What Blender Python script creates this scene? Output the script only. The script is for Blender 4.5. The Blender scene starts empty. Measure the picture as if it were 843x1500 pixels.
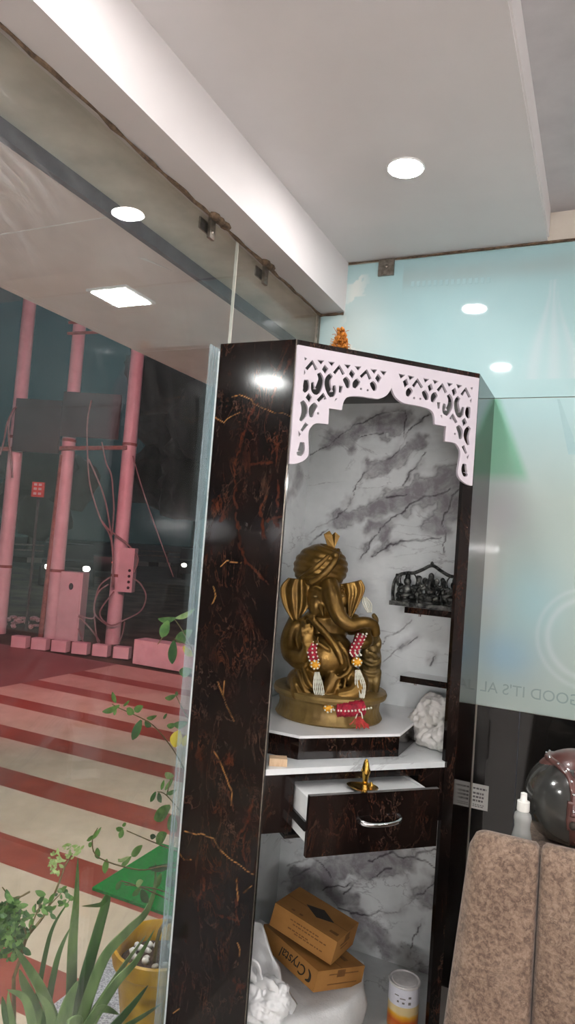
import bpy, bmesh, math, random
import numpy as np
from mathutils import Vector, Matrix, noise

random.seed(7)
SC = bpy.context.scene
COL = SC.collection

# ------------------------------------------------------------------ camera
cam_data = bpy.data.cameras.new('camera')
cam = bpy.data.objects.new('camera', cam_data)
COL.objects.link(cam)
YAW, PITCH, ROLL, FPX = -0.432560677, 0.0487566224, 0.0757066683, 1010.07576
fw = Vector((math.sin(YAW)*math.cos(PITCH), math.cos(YAW)*math.cos(PITCH), math.sin(PITCH)))
rt = Vector((math.cos(YAW), -math.sin(YAW), 0)); up = rt.cross(fw)
cr, sr = math.cos(ROLL), math.sin(ROLL)
r2, u2 = rt*cr + up*sr, up*cr - rt*sr
cam.matrix_world = Matrix(((r2.x, u2.x, -fw.x, 0), (r2.y, u2.y, -fw.y, 0), (r2.z, u2.z, -fw.z, 1.78), (0, 0, 0, 1)))
cam_data.sensor_fit = 'VERTICAL'
cam_data.sensor_height = 36.0
cam_data.lens = FPX/1500*36.0
cam_data.clip_start = 0.02
cam_data.clip_end = 300
SC.camera = cam

# ------------------------------------------------------------------ night sky, exposure
SC.view_settings.view_transform = 'Standard'
SC.view_settings.look = 'None'
SC.view_settings.gamma = 1.0
SC.view_settings.use_curve_mapping = False
SC.view_settings.exposure = 1.0
SC.cycles.use_denoising = True
SC.cycles.max_bounces = 10
SC.cycles.transparent_max_bounces = 24
SC.cycles.sample_clamp_indirect = 6.0
SC.cycles.caustics_reflective = False
SC.cycles.caustics_refractive = False
W = bpy.data.worlds.new('night_sky'); SC.world = W; W.use_nodes = True
wn = W.node_tree; bg = wn.nodes['Background']
tc = wn.nodes.new('ShaderNodeTexCoord'); sx = wn.nodes.new('ShaderNodeSeparateXYZ')
rp = wn.nodes.new('ShaderNodeValToRGB')
wn.links.new(tc.outputs['Generated'], sx.inputs[0]); wn.links.new(sx.outputs['Z'], rp.inputs[0])
rp.color_ramp.elements[0].position = 0.0; rp.color_ramp.elements[0].color = (0.006, 0.016, 0.017, 1)
rp.color_ramp.elements[1].position = 0.6; rp.color_ramp.elements[1].color = (0.005, 0.022, 0.032, 1)
wn.links.new(rp.outputs[0], bg.inputs['Color']); bg.inputs['Strength'].default_value = 0.55

# pink glow of the shop sign above the canopy, shining on the forecourt
sl = bpy.data.lights.new('pink_sign_glow', 'AREA'); sl.shape = 'RECTANGLE'; sl.size = 5.0; sl.size_y = 0.6
sl.energy = 135; sl.spread = math.radians(125); sl.color = (1.0, 0.26, 0.32)
slo = bpy.data.objects.new('pink_sign_glow', sl); COL.objects.link(slo)
slo.location = (-3.3, 4.6, 3.6)
slo.rotation_euler = Vector((-4.4, 4.9, -2.2)).to_track_quat('-Z', 'Y').to_euler()

LAMP = 112.0      # ceiling downlight strength
FILL_TUBE = 262.0       # unseen fill tubes added to brighten the room
CANOPY = 135.0    # square canopy light

# ------------------------------------------------------------------ materials
def newmat(name):
    m = bpy.data.materials.new(name); m.use_nodes = True
    return m, m.node_tree, m.node_tree.nodes['Principled BSDF']
def L(nt, a, b): nt.links.new(a, b)
def S(c):        # sRGB 0-255 -> linear rgba
    o = []
    for v in c:
        v /= 255.0
        o.append(v/12.92 if v <= 0.04045 else ((v+0.055)/1.055)**2.4)
    return (*o, 1)
def coords(nt, scale=1.0, rot=(0, 0, 0), sc3=None):
    t = nt.nodes.new('ShaderNodeTexCoord'); mp = nt.nodes.new('ShaderNodeMapping')
    mp.inputs['Rotation'].default_value = rot
    mp.inputs['Scale'].default_value = sc3 or (scale,)*3
    L(nt, t.outputs['Object'], mp.inputs[0]); return mp.outputs[0]
def noi(nt, vec, scale, detail=4, rough=0.55, dist=0.0):
    n = nt.nodes.new('ShaderNodeTexNoise'); n.inputs['Scale'].default_value = scale
    n.inputs['Detail'].default_value = detail; n.inputs['Roughness'].default_value = rough
    n.inputs['Distortion'].default_value = dist; L(nt, vec, n.inputs['Vector']); return n.outputs['Fac']
def ramp(nt, fac, stops):
    r = nt.nodes.new('ShaderNodeValToRGB'); e = r.color_ramp.elements
    while len(e) < len(stops): e.new(0.5)
    for el, (p, c) in zip(e, stops):
        el.position = p; el.color = c if len(c) == 4 else (*c, 1)
    L(nt, fac, r.inputs[0]); return r.outputs[0]
def mix(nt, fac, a, b, mode='MIX'):
    m = nt.nodes.new('ShaderNodeMix'); m.data_type = 'RGBA'; m.blend_type = mode
    for s, v in ((m.inputs[0], fac), (m.inputs[6], a), (m.inputs[7], b)):
        if hasattr(v, 'is_linked'): L(nt, v, s)
        else: s.default_value = v
    return m.outputs[2]
def mth(nt, op, a, b=0.0, clamp=False):
    m = nt.nodes.new('ShaderNodeMath'); m.operation = op; m.use_clamp = clamp
    for s, v in ((m.inputs[0], a), (m.inputs[1], b)):
        if hasattr(v, 'is_linked'): L(nt, v, s)
        else: s.default_value = v
    return m.outputs[0]
def bump(nt, b, h, strength=0.2, dist=0.01):
    n = nt.nodes.new('ShaderNodeBump'); n.inputs['Strength'].default_value = strength
    n.inputs['Distance'].default_value = dist; L(nt, h, n.inputs['Height']); L(nt, n.outputs[0], b.inputs['Normal'])
def proc(name, c1, c2, scale=8.0, rough=0.5, metal=0.0, bmp=0.0, bscale=None, spec=0.5, coat=0.0, sc3=None, lo=0.35, hi=0.65, trans=0.0):
    m, nt, b = newmat(name)
    v = coords(nt, 1.0, sc3=sc3); f = noi(nt, v, scale)
    L(nt, ramp(nt, f, [(lo, S(c1)), (hi, S(c2))]), b.inputs['Base Color'])
    b.inputs['Roughness'].default_value = rough; b.inputs['Metallic'].default_value = metal
    b.inputs['Specular IOR Level'].default_value = spec; b.inputs['Coat Weight'].default_value = coat
    b.inputs['Coat Roughness'].default_value = 0.05
    if trans: b.inputs['Transmission Weight'].default_value = trans
    if bmp: bump(nt, b, noi(nt, v, bscale or scale*3, 5), bmp, 0.01)
    return m
def emit(name, c, strength):
    m, nt, b = newmat(name)
    b.inputs['Base Color'].default_value = (0.8, 0.8, 0.8, 1)
    f = noi(nt, coords(nt), 3.0)
    b.inputs['Emission Color'].default_value = c
    L(nt, mth(nt, 'MULTIPLY_ADD', f, 0.02*strength), b.inputs['Emission Strength'])
    b.inputs['Emission Strength'].links[0].from_node.inputs[2].default_value = strength
    return m
def attr(nt, name='veins'):
    a = nt.nodes.new('ShaderNodeAttribute'); a.attribute_name = name
    s = nt.nodes.new('ShaderNodeSeparateColor'); L(nt, a.outputs['Color'], s.inputs[0]); return a.outputs['Color'], s.outputs

MT = {}
MT['paint'] = proc('white_wall_paint', (212, 207, 206), (217, 212, 211), 3, 0.55, bmp=0.02, bscale=40)
MT['paint_cream'] = proc('cream_wall_paint', (196, 187, 172), (204, 196, 184), 5, 0.6, bmp=0.05, bscale=60)
MT['paint_grey'] = proc('grey_ceiling_paint', (178, 174, 176), (190, 186, 187), 6, 0.7)
MT['floor_tile'] = proc('pale_floor_tile', (214, 208, 202), (224, 218, 212), 2, 0.25)
MT['grout'] = proc('brown_gap_filler', (70, 55, 42), (120, 98, 76), 60, 0.8, bmp=0.5)
MT['chrome'] = proc('chrome', (205, 205, 208), (225, 225, 228), 20, 0.12, 1.0)
MT['steel_clip'] = proc('dull_steel', (120, 112, 102), (150, 142, 132), 60, 0.35, 1.0)
MT['black_glass'] = proc('black_back_painted_glass', (20, 20, 20), (30, 29, 27), 2, 0.06, spec=0.55)
MT['lamp_white'] = emit('downlight_diffuser_glow', (1.0, 0.97, 0.965, 1), LAMP)
MT['tube'] = emit('fill_tube_glow', (1.0, 0.97, 0.965, 1), FILL_TUBE)
MT['tube_dim'] = emit('dimmed_fill_tube_glow', (1.0, 0.97, 0.965, 1), FILL_TUBE*0.45)  # weaker output for the added fill tube on the right wall
MT['canopy_lamp'] = emit('canopy_panel_glow', (1.0, 0.97, 0.95, 1), CANOPY)
MT['rim'] = proc('white_plastic_rim', (225, 225, 225), (235, 235, 235), 10, 0.4)
MT['acp'] = proc('pale_canopy_panel', (218, 208, 206), (230, 221, 219), 2.5, 0.45, bmp=0.05, bscale=6)
MT['lintel'] = proc('greyish_green_plaster', (186, 184, 172), (214, 210, 198), 5, 0.7, bmp=0.1, bscale=20)
MT['dark_strip'] = proc('dark_blue_grey_strip', (58, 62, 74), (80, 84, 96), 12, 0.5)
MT['board_white'] = proc('white_pvc_board', (206, 198, 206), (212, 204, 212), 4, 0.35)
MT['white_laminate'] = proc('white_laminate', (222, 224, 224), (232, 234, 234), 5, 0.3)
MT['fret_side'] = MT['board_white']
MT['gold'] = proc('antique_gold_paint', (88, 66, 28), (134, 104, 50), 14, 0.32, 0.72, bmp=0.12, bscale=70)
MT['gold_dull'] = proc('dull_bronze_gold', (92, 76, 42), (128, 106, 60), 22, 0.42, 0.55, bmp=0.2, bscale=90)
MT['gold_base'] = proc('worn_gold_pedestal_paint', (112, 90, 48), (146, 122, 70), 12, 0.4, 0.5, bmp=0.15, bscale=60)
MT['brass'] = proc('polished_brass', (176, 138, 60), (206, 168, 88), 15, 0.2, 1.0)
MT['silver_dark'] = proc('oxidised_white_metal', (40, 42, 42), (128, 130, 126), 45, 0.28, 0.85, bmp=0.4, bscale=140, lo=0.42, hi=0.72)
MT['pearl'] = proc('white_bead', (206, 206, 188), (226, 226, 210), 30, 0.3)
MT['red_flower'] = proc('crimson_cloth_flower', (120, 8, 34), (178, 18, 52), 60, 0.55, bmp=0.6, bscale=180)
MT['red_thread'] = proc('red_thread', (150, 40, 40), (190, 60, 56), 60, 0.8)
MT['marigold'] = proc('marigold_yellow', (206, 140, 10), (236, 172, 34), 60, 0.5, bmp=0.4, bscale=160)
MT['cloth'] = proc('white_cotton_cloth', (206, 204, 198), (226, 224, 220), 12, 0.9, bmp=0.25, bscale=50)
MT['sack'] = proc('white_woven_sack', (220, 222, 222), (236, 238, 238), 9, 0.6, bmp=0.2, bscale=120)
MT['bag'] = proc('white_polythene_bag', (218, 220, 220), (236, 238, 238), 10, 0.3, bmp=0.15, bscale=30)
MT['card'] = proc('brown_corrugated_card', (148, 102, 46), (170, 122, 62), 5, 0.75, bmp=0.1, bscale=60)
MT['ink'] = proc('black_ink', (28, 24, 18), (44, 36, 26), 40, 0.7)
MT['ink_faint'] = proc('faded_brown_ink', (104, 68, 28), (124, 84, 38), 40, 0.7)
MT['wood'] = proc('pale_raw_wood', (196, 164, 128), (216, 188, 154), 25, 0.7, sc3=(1, 6, 1))
MT['tin'] = proc('tin_lid_metal', (196, 194, 194), (222, 220, 220), 30, 0.35, 0.2)
MT['tin_label'] = proc('white_can_label', (212, 214, 226), (224, 226, 236), 20, 0.35)
MT['sticker'] = proc('pale_grey_sticker', (226, 226, 220), (236, 236, 230), 30, 0.5)
MT['sticker_ink'] = proc('grey_sticker_print', (110, 108, 106), (130, 128, 126), 60, 0.6)
MT['bottle'] = proc('clear_bottle_plastic', (205, 208, 204), (216, 218, 214), 10, 0.12, trans=0.5)
MT['cap'] = proc('white_bottle_cap', (224, 224, 218), (236, 236, 230), 20, 0.4)
MT['smoke_visor'] = proc('smoky_visor', (52, 52, 50), (66, 66, 62), 6, 0.16, spec=0.6, coat=0.4)
MT['helmet'] = proc('maroon_helmet_leather', (74, 44, 40), (100, 64, 58), 18, 0.28, coat=0.4)
MT['stud'] = MT['chrome']
MT['marigold_dry'] = proc('dried_orange_flowers', (150, 84, 16), (206, 128, 30), 90, 0.8, bmp=0.6)
MT['aloe'] = proc('aloe_skin', (70, 104, 48), (128, 156, 92), 7, 0.38, sc3=(1.5, 1.5, 0.5))
MT['aloe_dark'] = proc('dark_aloe_skin', (48, 84, 34), (84, 122, 56), 7, 0.38, sc3=(1.5, 1.5, 0.5))
MT['leaf'] = proc('green_leaf', (66, 108, 40), (112, 152, 72), 30, 0.45)
MT['leaf_dark'] = proc('dark_green_leaf', (38, 78, 28), (66, 108, 46), 30, 0.45)
MT['leaf_pale'] = proc('pale_new_leaf', (140, 172, 96), (176, 196, 130), 30, 0.5)
MT['leaf_yellow'] = proc('yellow_leaf', (214, 186, 40), (236, 212, 74), 20, 0.5)
MT['stem'] = proc('brown_green_stem', (98, 78, 50), (118, 108, 62), 40, 0.7)
MT['soil'] = proc('dark_potting_soil', (40, 28, 20), (74, 54, 40), 50, 0.95, bmp=0.8, bscale=70)
MT['pebble'] = proc('white_pebble', (206, 202, 196), (232, 230, 226), 30, 0.6)
MT['pot'] = proc('yellow_glazed_pot', (176, 130, 14), (214, 168, 34), 9, 0.42, bmp=0.35, bscale=24)
MT['mat'] = proc('green_artificial_turf', (0, 112, 34), (8, 164, 62), 160, 0.85, bmp=1.0, bscale=420)
MT['granite'] = proc('grey_granite', (128, 128, 134), (196, 196, 200), 150, 0.3, lo=0.4, hi=0.6)
MT['pole'] = proc('pale_painted_steel_pole', (206, 196, 194), (222, 214, 212), 4, 0.45)
MT['meter'] = proc('pale_meter_box', (196, 188, 186), (214, 206, 204), 3, 0.5)
MT['block'] = proc('pale_kerb_block_paint', (210, 200, 198), (224, 216, 214), 6, 0.8, bmp=0.2)
MT['wire'] = proc('grey_cable', (120, 108, 104), (150, 136, 130), 10, 0.6)
MT['wire_dark'] = proc('dark_cable', (40, 38, 38), (60, 56, 54), 10, 0.6)
MT['board_grey'] = proc('dark_grey_signboard', (40, 46, 46), (58, 62, 60), 1.2, 0.7)
MT['rust_pipe'] = proc('rusty_pipe', (120, 78, 66), (150, 104, 90), 12, 0.7)
MT['sign_red'] = proc('red_sign_paint', (190, 50, 40), (210, 70, 54), 10, 0.5)
MT['dirt'] = proc('dark_dirt', (66, 60, 46), (104, 96, 74), 1.6, 0.95, bmp=0.5, bscale=6)
MT['road'] = proc('dark_asphalt', (66, 68, 66), (84, 86, 82), 0.8, 0.85)
MT['tree'] = proc('dark_tree_leaves', (18, 24, 20), (28, 36, 28), 2, 0.95)
MT['trunk'] = proc('dark_bark', (34, 28, 22), (52, 44, 36), 8, 0.9)
MT['car'] = proc('dark_car_paint', (30, 32, 36), (42, 44, 48), 2, 0.3)
MT['headlight'] = emit('headlamp_glow', (1.0, 0.93, 0.8, 1), 10)
MT['taillight'] = emit('tail_lamp_glow', (1.0, 0.12, 0.08, 1), 2.5)
MT['rubber'] = proc('black_rubber', (22, 22, 22), (34, 34, 34), 20, 0.8)
MT['litter'] = proc('pale_litter', (150, 130, 126), (206, 190, 186), 30, 0.8)

def make_dark_marble():
    m, nt, b = newmat('black_gold_marble_laminate')
    v = coords(nt)
    base = ramp(nt, noi(nt, v, 7, 5, 0.6), [(0.35, S((11, 8, 8))), (0.7, S((29, 20, 17)))])
    col, ch = attr(nt)
    r, g = ch['Red'], ch['Green']
    # soft rusty clouds and thin scribbled hairlines everywhere
    v2 = coords(nt, sc3=(1.6, 1.6, 0.7))
    rust = mth(nt, 'MULTIPLY', ramp(nt, noi(nt, v2, 5, 6, 0.7, 0.4), [(0.58, (0, 0, 0)), (0.78, (1, 1, 1))]), 0.38)
    base = mix(nt, rust, base, S((74, 32, 20)))
    scr = mth(nt, 'ADD', mth(nt, 'MULTIPLY', g, 0.42), noi(nt, v2, 46, 6, 0.72, 0.6))
    base = mix(nt, ramp(nt, scr, [(0.70, (0, 0, 0)), (1.0, (0.6, 0.6, 0.6))]), base, S((96, 44, 24)))
    n1 = noi(nt, v2, 4.5, 7, 0.62, 0.9)
    hair = ramp(nt, mth(nt, 'ABSOLUTE', mth(nt, 'SUBTRACT', n1, 0.5)), [(0.0, (1, 1, 1)), (0.006, (0, 0, 0))])
    hair = mth(nt, 'MULTIPLY', hair, ramp(nt, noi(nt, v, 9, 2), [(0.45, (0, 0, 0)), (0.62, (0.32, 0.32, 0.32))]))
    base = mix(nt, hair, base, S((134, 98, 80)))
    v3 = coords(nt, rot=(0, 0.2, 0), sc3=(1.5, 1.5, 0.45))
    n2 = noi(nt, v3, 9, 8, 0.66, 1.4)
    h2 = ramp(nt, mth(nt, 'ABSOLUTE', mth(nt, 'SUBTRACT', n2, 0.5)), [(0.0, (1, 1, 1)), (0.010, (0, 0, 0))])
    h2 = mth(nt, 'MULTIPLY', h2, ramp(nt, noi(nt, v, 5, 3), [(0.46, (0, 0, 0)), (0.64, (0.42, 0.42, 0.42))]))
    base = mix(nt, h2, base, S((128, 72, 44)))
    base = mix(nt, r, base, S((178, 128, 74)))
    L(nt, base, b.inputs['Base Color'])
    b.inputs['Roughness'].default_value = 0.1; b.inputs['Specular IOR Level'].default_value = 0.27
    return m
MT['dark_marble'] = make_dark_marble()

def make_white_marble():
    m, nt, b = newmat('white_grey_veined_marble_laminate')
    v = coords(nt)
    base = ramp(nt, noi(nt, v, 3.2, 5, 0.6), [(0.3, S((206, 212, 212))), (0.7, S((234, 238, 238)))])
    col, ch = attr(nt)
    r, g = ch['Red'], ch['Green']
    vr = coords(nt, rot=(0, 0.75, 0), sc3=(1.0, 1.0, 2.6))
    cl = ramp(nt, noi(nt, vr, 2.4, 6, 0.62, 0.5), [(0.56, (0, 0, 0)), (0.78, (0.5, 0.5, 0.5))])
    base = mix(nt, cl, base, S((158, 160, 164)))
    pat = ramp(nt, noi(nt, v, 14, 5, 0.65, 0.4), [(0.3, (0.45, 0.45, 0.45)), (0.6, (1, 1, 1))])
    base = mix(nt, mth(nt, 'MULTIPLY', g, pat), base, S((122, 116, 122)))
    n1 = noi(nt, vr, 2.2, 7, 0.6, 0.7)
    hair = ramp(nt, mth(nt, 'ABSOLUTE', mth(nt, 'SUBTRACT', n1, 0.48)), [(0.0, (1, 1, 1)), (0.012, (0, 0, 0))])
    hair = mth(nt, 'MULTIPLY', hair, ramp(nt, noi(nt, v, 5, 2), [(0.45, (0, 0, 0)), (0.6, (0.5, 0.5, 0.5))]))
    base = mix(nt, hair, base, S((120, 118, 124)))
    base = mix(nt, r, base, S((66, 60, 66)))
    L(nt, base, b.inputs['Base Color'])
    b.inputs['Roughness'].default_value = 0.22
    return m
MT['white_marble'] = make_white_marble()

def make_teal():
    m, nt, b = newmat('teal_printed_back_painted_glass')
    col, ch = attr(nt, 'print')
    v = coords(nt)
    f = noi(nt, v, 5, 5, 0.6)
    base = mix(nt, mth(nt, 'MULTIPLY', f, 0.16), col, S((206, 214, 208)))
    L(nt, base, b.inputs['Base Color'])
    b.inputs['Roughness'].default_value = 0.05; b.inputs['Specular IOR Level'].default_value = 0.5
    return m
MT['teal'] = make_teal()
MT['print_text'] = proc('faint_grey_teal_lettering', (140, 158, 154), (150, 168, 164), 10, 0.06)
MT['print_pale'] = proc('faint_pale_print', (158, 190, 193), (166, 198, 200), 10, 0.06)

def make_glass():
    m = bpy.data.materials.new('clear_dusty_window_glass'); m.use_nodes = True
    nt = m.node_tree; nt.nodes.clear()
    out = nt.nodes.new('ShaderNodeOutputMaterial')
    geo = nt.nodes.new('ShaderNodeNewGeometry')
    dp = nt.nodes.new('ShaderNodeVectorMath'); dp.operation = 'DOT_PRODUCT'
    L(nt, geo.outputs['Normal'], dp.inputs[0]); L(nt, geo.outputs['Incoming'], dp.inputs[1])
    c = mth(nt, 'ABSOLUTE', dp.outputs['Value'])
    p5 = mth(nt, 'POWER', mth(nt, 'SUBTRACT', 1.0, c, True), 5.0)
    fr = mth(nt, 'ADD', mth(nt, 'MULTIPLY', p5, 0.9), 0.045, True)
    tr = nt.nodes.new('ShaderNodeBsdfTransparent'); tr.inputs[0].default_value = (0.955, 0.975, 0.97, 1)
    gl = nt.nodes.new('ShaderNodeBsdfGlossy'); gl.inputs['Roughness'].default_value = 0.0
    df = nt.nodes.new('ShaderNodeBsdfDiffuse'); df.inputs[0].default_value = (0.8, 0.8, 0.8, 1)
    v = coords(nt)
    dust = ramp(nt, noi(nt, v, 1.3, 5, 0.6), [(0.4, (0.006, 0.006, 0.006)), (0.75, (0.026, 0.026, 0.026))])
    # curved wipe marks left by a cloth
    tcw = nt.nodes.new('ShaderNodeNewGeometry'); sp = nt.nodes.new('ShaderNodeSeparateXYZ'); L(nt, tcw.outputs['Position'], sp.inputs[0])
    dy = mth(nt, 'SUBTRACT', sp.outputs['Y'], 0.95); dz = mth(nt, 'SUBTRACT', sp.outputs['Z'], 1.95)
    rad = mth(nt, 'SQRT', mth(nt, 'ADD', mth(nt, 'MULTIPLY', dy, dy), mth(nt, 'MULTIPLY', dz, dz)))
    ang = mth(nt, 'ARCTAN2', dz, dy)
    cb = nt.nodes.new('ShaderNodeCombineXYZ'); L(nt, mth(nt, 'MULTIPLY', rad, 42.0), cb.inputs[0]); L(nt, mth(nt, 'MULTIPLY', ang, 1.6), cb.inputs[1])
    lines = ramp(nt, noi(nt, cb.outputs[0], 1.0, 5, 0.65), [(0.5, (0, 0, 0)), (0.75, (0.34, 0.34, 0.34))])
    band = ramp(nt, rad, [(0.38, (0, 0, 0)), (0.55, (1, 1, 1)), (0.85, (1, 1, 1)), (1.0, (0.25, 0.25, 0.25))])
    wipe = mth(nt, 'MULTIPLY', lines, band)
    d = mth(nt, 'ADD', dust, mth(nt, 'MULTIPLY', wipe, ramp(nt, noi(nt, v, 0.9, 2), [(0.4, (0.06, 0.06, 0.06)), (0.6, (1, 1, 1))])))
    m1 = nt.nodes.new('ShaderNodeMixShader'); L(nt, d, m1.inputs[0]); L(nt, tr.outputs[0], m1.inputs[1]); L(nt, df.outputs[0], m1.inputs[2])
    m2 = nt.nodes.new('ShaderNodeMixShader'); L(nt, fr, m2.inputs[0]); L(nt, m1.outputs[0], m2.inputs[1]); L(nt, gl.outputs[0], m2.inputs[2])
    L(nt, m2.outputs[0], out.inputs[0]); return m
MT['glass'] = make_glass()
def make_strip():
    m = bpy.data.materials.new('translucent_edge_strip'); m.use_nodes = True
    nt = m.node_tree; nt.nodes.clear()
    out = nt.nodes.new('ShaderNodeOutputMaterial')
    tr = nt.nodes.new('ShaderNodeBsdfTransparent'); tr.inputs[0].default_value = (0.9, 0.96, 0.97, 1)
    df = nt.nodes.new('ShaderNodeBsdfDiffuse'); df.inputs[0].default_value = (0.62, 0.74, 0.78, 1)
    mx = nt.nodes.new('ShaderNodeMixShader')
    f = ramp(nt, noi(nt, coords(nt, sc3=(1, 30, 1)), 2, 3), [(0.3, (0.22,)*3), (0.7, (0.34,)*3)])
    L(nt, f, mx.inputs[0]); L(nt, tr.outputs[0], mx.inputs[1]); L(nt, df.outputs[0], mx.inputs[2]); L(nt, mx.outputs[0], out.inputs[0])
    return m
MT['translucent'] = make_strip()

def make_paving():
    m, nt, b = newmat('cream_and_red_striped_paving')
    t = nt.nodes.new('ShaderNodeTexCoord'); s = nt.nodes.new('ShaderNodeSeparateXYZ'); L(nt, t.outputs['Object'], s.inputs[0])
    yy = mth(nt, 'DIVIDE', mth(nt, 'ADD', s.outputs['Y'], 0.857*20-3.05), 0.857)
    fracy = mth(nt, 'FRACT', yy)
    st = mth(nt, 'LESS_THAN', fracy, 0.335)
    st = mth(nt, 'MULTIPLY', st, mth(nt, 'LESS_THAN', s.outputs['Y'], 7.75))
    v = coords(nt)
    cream = ramp(nt, noi(nt, v, 3, 6, 0.65), [(0.3, S((186, 168, 144))), (0.7, S((206, 190, 168)))])
    red = ramp(nt, noi(nt, v, 5, 5, 0.6), [(0.3, S((136, 62, 46))), (0.7, S((156, 76, 58)))])
    inner = mix(nt, st, cream, red)
    far = ramp(nt, noi(nt, v, 2, 5, 0.6), [(0.3, S((128, 84, 78))), (0.7, S((146, 98, 90)))])
    L(nt, mix(nt, mth(nt, 'LESS_THAN', s.outputs['X'], -6.42), inner, far), b.inputs['Base Color'])
    b.inputs['Roughness'].default_value = 0.42
    bump(nt, b, noi(nt, v, 40, 4), 0.06, 0.01)
    return m
MT['paving'] = make_paving()
def make_kerb():
    m, nt, b = newmat('black_and_white_kerb_paint')
    t = nt.nodes.new('ShaderNodeTexCoord'); s = nt.nodes.new('ShaderNodeSeparateXYZ'); L(nt, t.outputs['Object'], s.inputs[0])
    a = mth(nt, 'LESS_THAN', mth(nt, 'FRACT', mth(nt, 'MULTIPLY', s.outputs['X'], 0.55)), 0.55)
    L(nt, mix(nt, a, S((24, 24, 24)), S((150, 148, 142))), b.inputs['Base Color']); b.inputs['Roughness'].default_value = 0.9
    return m
MT['kerb'] = make_kerb()
def make_sofa():
    m, nt, b = newmat('mottled_brown_suede')
    v = coords(nt)
    base = ramp(nt, noi(nt, v, 7, 8, 0.78, 0.3), [(0.32, S((92, 72, 58))), (0.5, S((126, 104, 87))), (0.7, S((152, 131, 114)))])
    base = mix(nt, 0.55, base, ramp(nt, noi(nt, v, 75, 5, 0.75, 0.5), [(0.40, S((66, 50, 40))), (0.5, S((128, 105, 87))), (0.62, S((160, 140, 122)))]))
    n1 = noi(nt, v, 17, 6, 0.7, 1.2)
    hair = ramp(nt, mth(nt, 'ABSOLUTE', mth(nt, 'SUBTRACT', n1, 0.5)), [(0.0, (1, 1, 1)), (0.03, (0, 0, 0))])
    hair = mth(nt, 'MULTIPLY', hair, ramp(nt, noi(nt, v, 12, 2), [(0.45, (0, 0, 0)), (0.6, (0.7, 0.7, 0.7))]))
    L(nt, mix(nt, hair, base, S((76, 58, 46))), b.inputs['Base Color'])
    b.inputs['Roughness'].default_value = 0.8; b.inputs['Sheen Weight'].default_value = 0.25
    bump(nt, b, noi(nt, v, 90, 4), 0.25, 0.004)
    return m
MT['suede'] = make_sofa()
def make_can():
    m, nt, b = newmat('paint_can_wraparound_label')
    t = nt.nodes.new('ShaderNodeTexCoord'); s = nt.nodes.new('ShaderNodeSeparateXYZ'); L(nt, t.outputs['Object'], s.inputs[0])
    zz = mth(nt, 'ADD', s.outputs['Z'], mth(nt, 'MULTIPLY', noi(nt, coords(nt), 14, 2), 0.03))
    L(nt, ramp(nt, mth(nt, 'MULTIPLY', zz, 5.0), [(0.10, S((220, 216, 214))), (0.22, S((210, 120, 20))), (0.36, S((196, 84, 16))), (0.46, S((226, 170, 40))), (0.5, S((220, 200, 150)))]), b.inputs['Base Color'])
    b.inputs['Roughness'].default_value = 0.3
    return m
MT['can_art'] = make_can()

# ------------------------------------------------------------------ mesh helpers
def wmat(o):
    m = o.matrix_basis.copy()
    while o.parent: o = o.parent; m = o.matrix_basis @ m
    return m
def spline(pts, n=6, closed=False):
    P = [Vector(p) for p in pts]; out = []; N = len(P)
    if N < 3 and not closed:
        return [P[0].lerp(P[-1], i/n) for i in range(n+1)]
    segs = N if closed else N-1
    for i in range(segs):
        if closed: a, b, c, d = P[i-1], P[i], P[(i+1) % N], P[(i+2) % N]
        else: a, b, c, d = P[max(i-1, 0)], P[i], P[i+1], P[min(i+2, N-1)]
        for k in range(n):
            t = k/n; t2, t3 = t*t, t*t*t
            out.append(0.5*((2*b) + (c-a)*t + (2*a-5*b+4*c-d)*t2 + (3*b-a-3*c+d)*t3))
    if not closed: out.append(P[-1].copy())
    return out
def lerp_list(vals, n):
    return [float(np.interp(i/(n-1)*(len(vals)-1), range(len(vals)), vals)) for i in range(n)]

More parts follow.
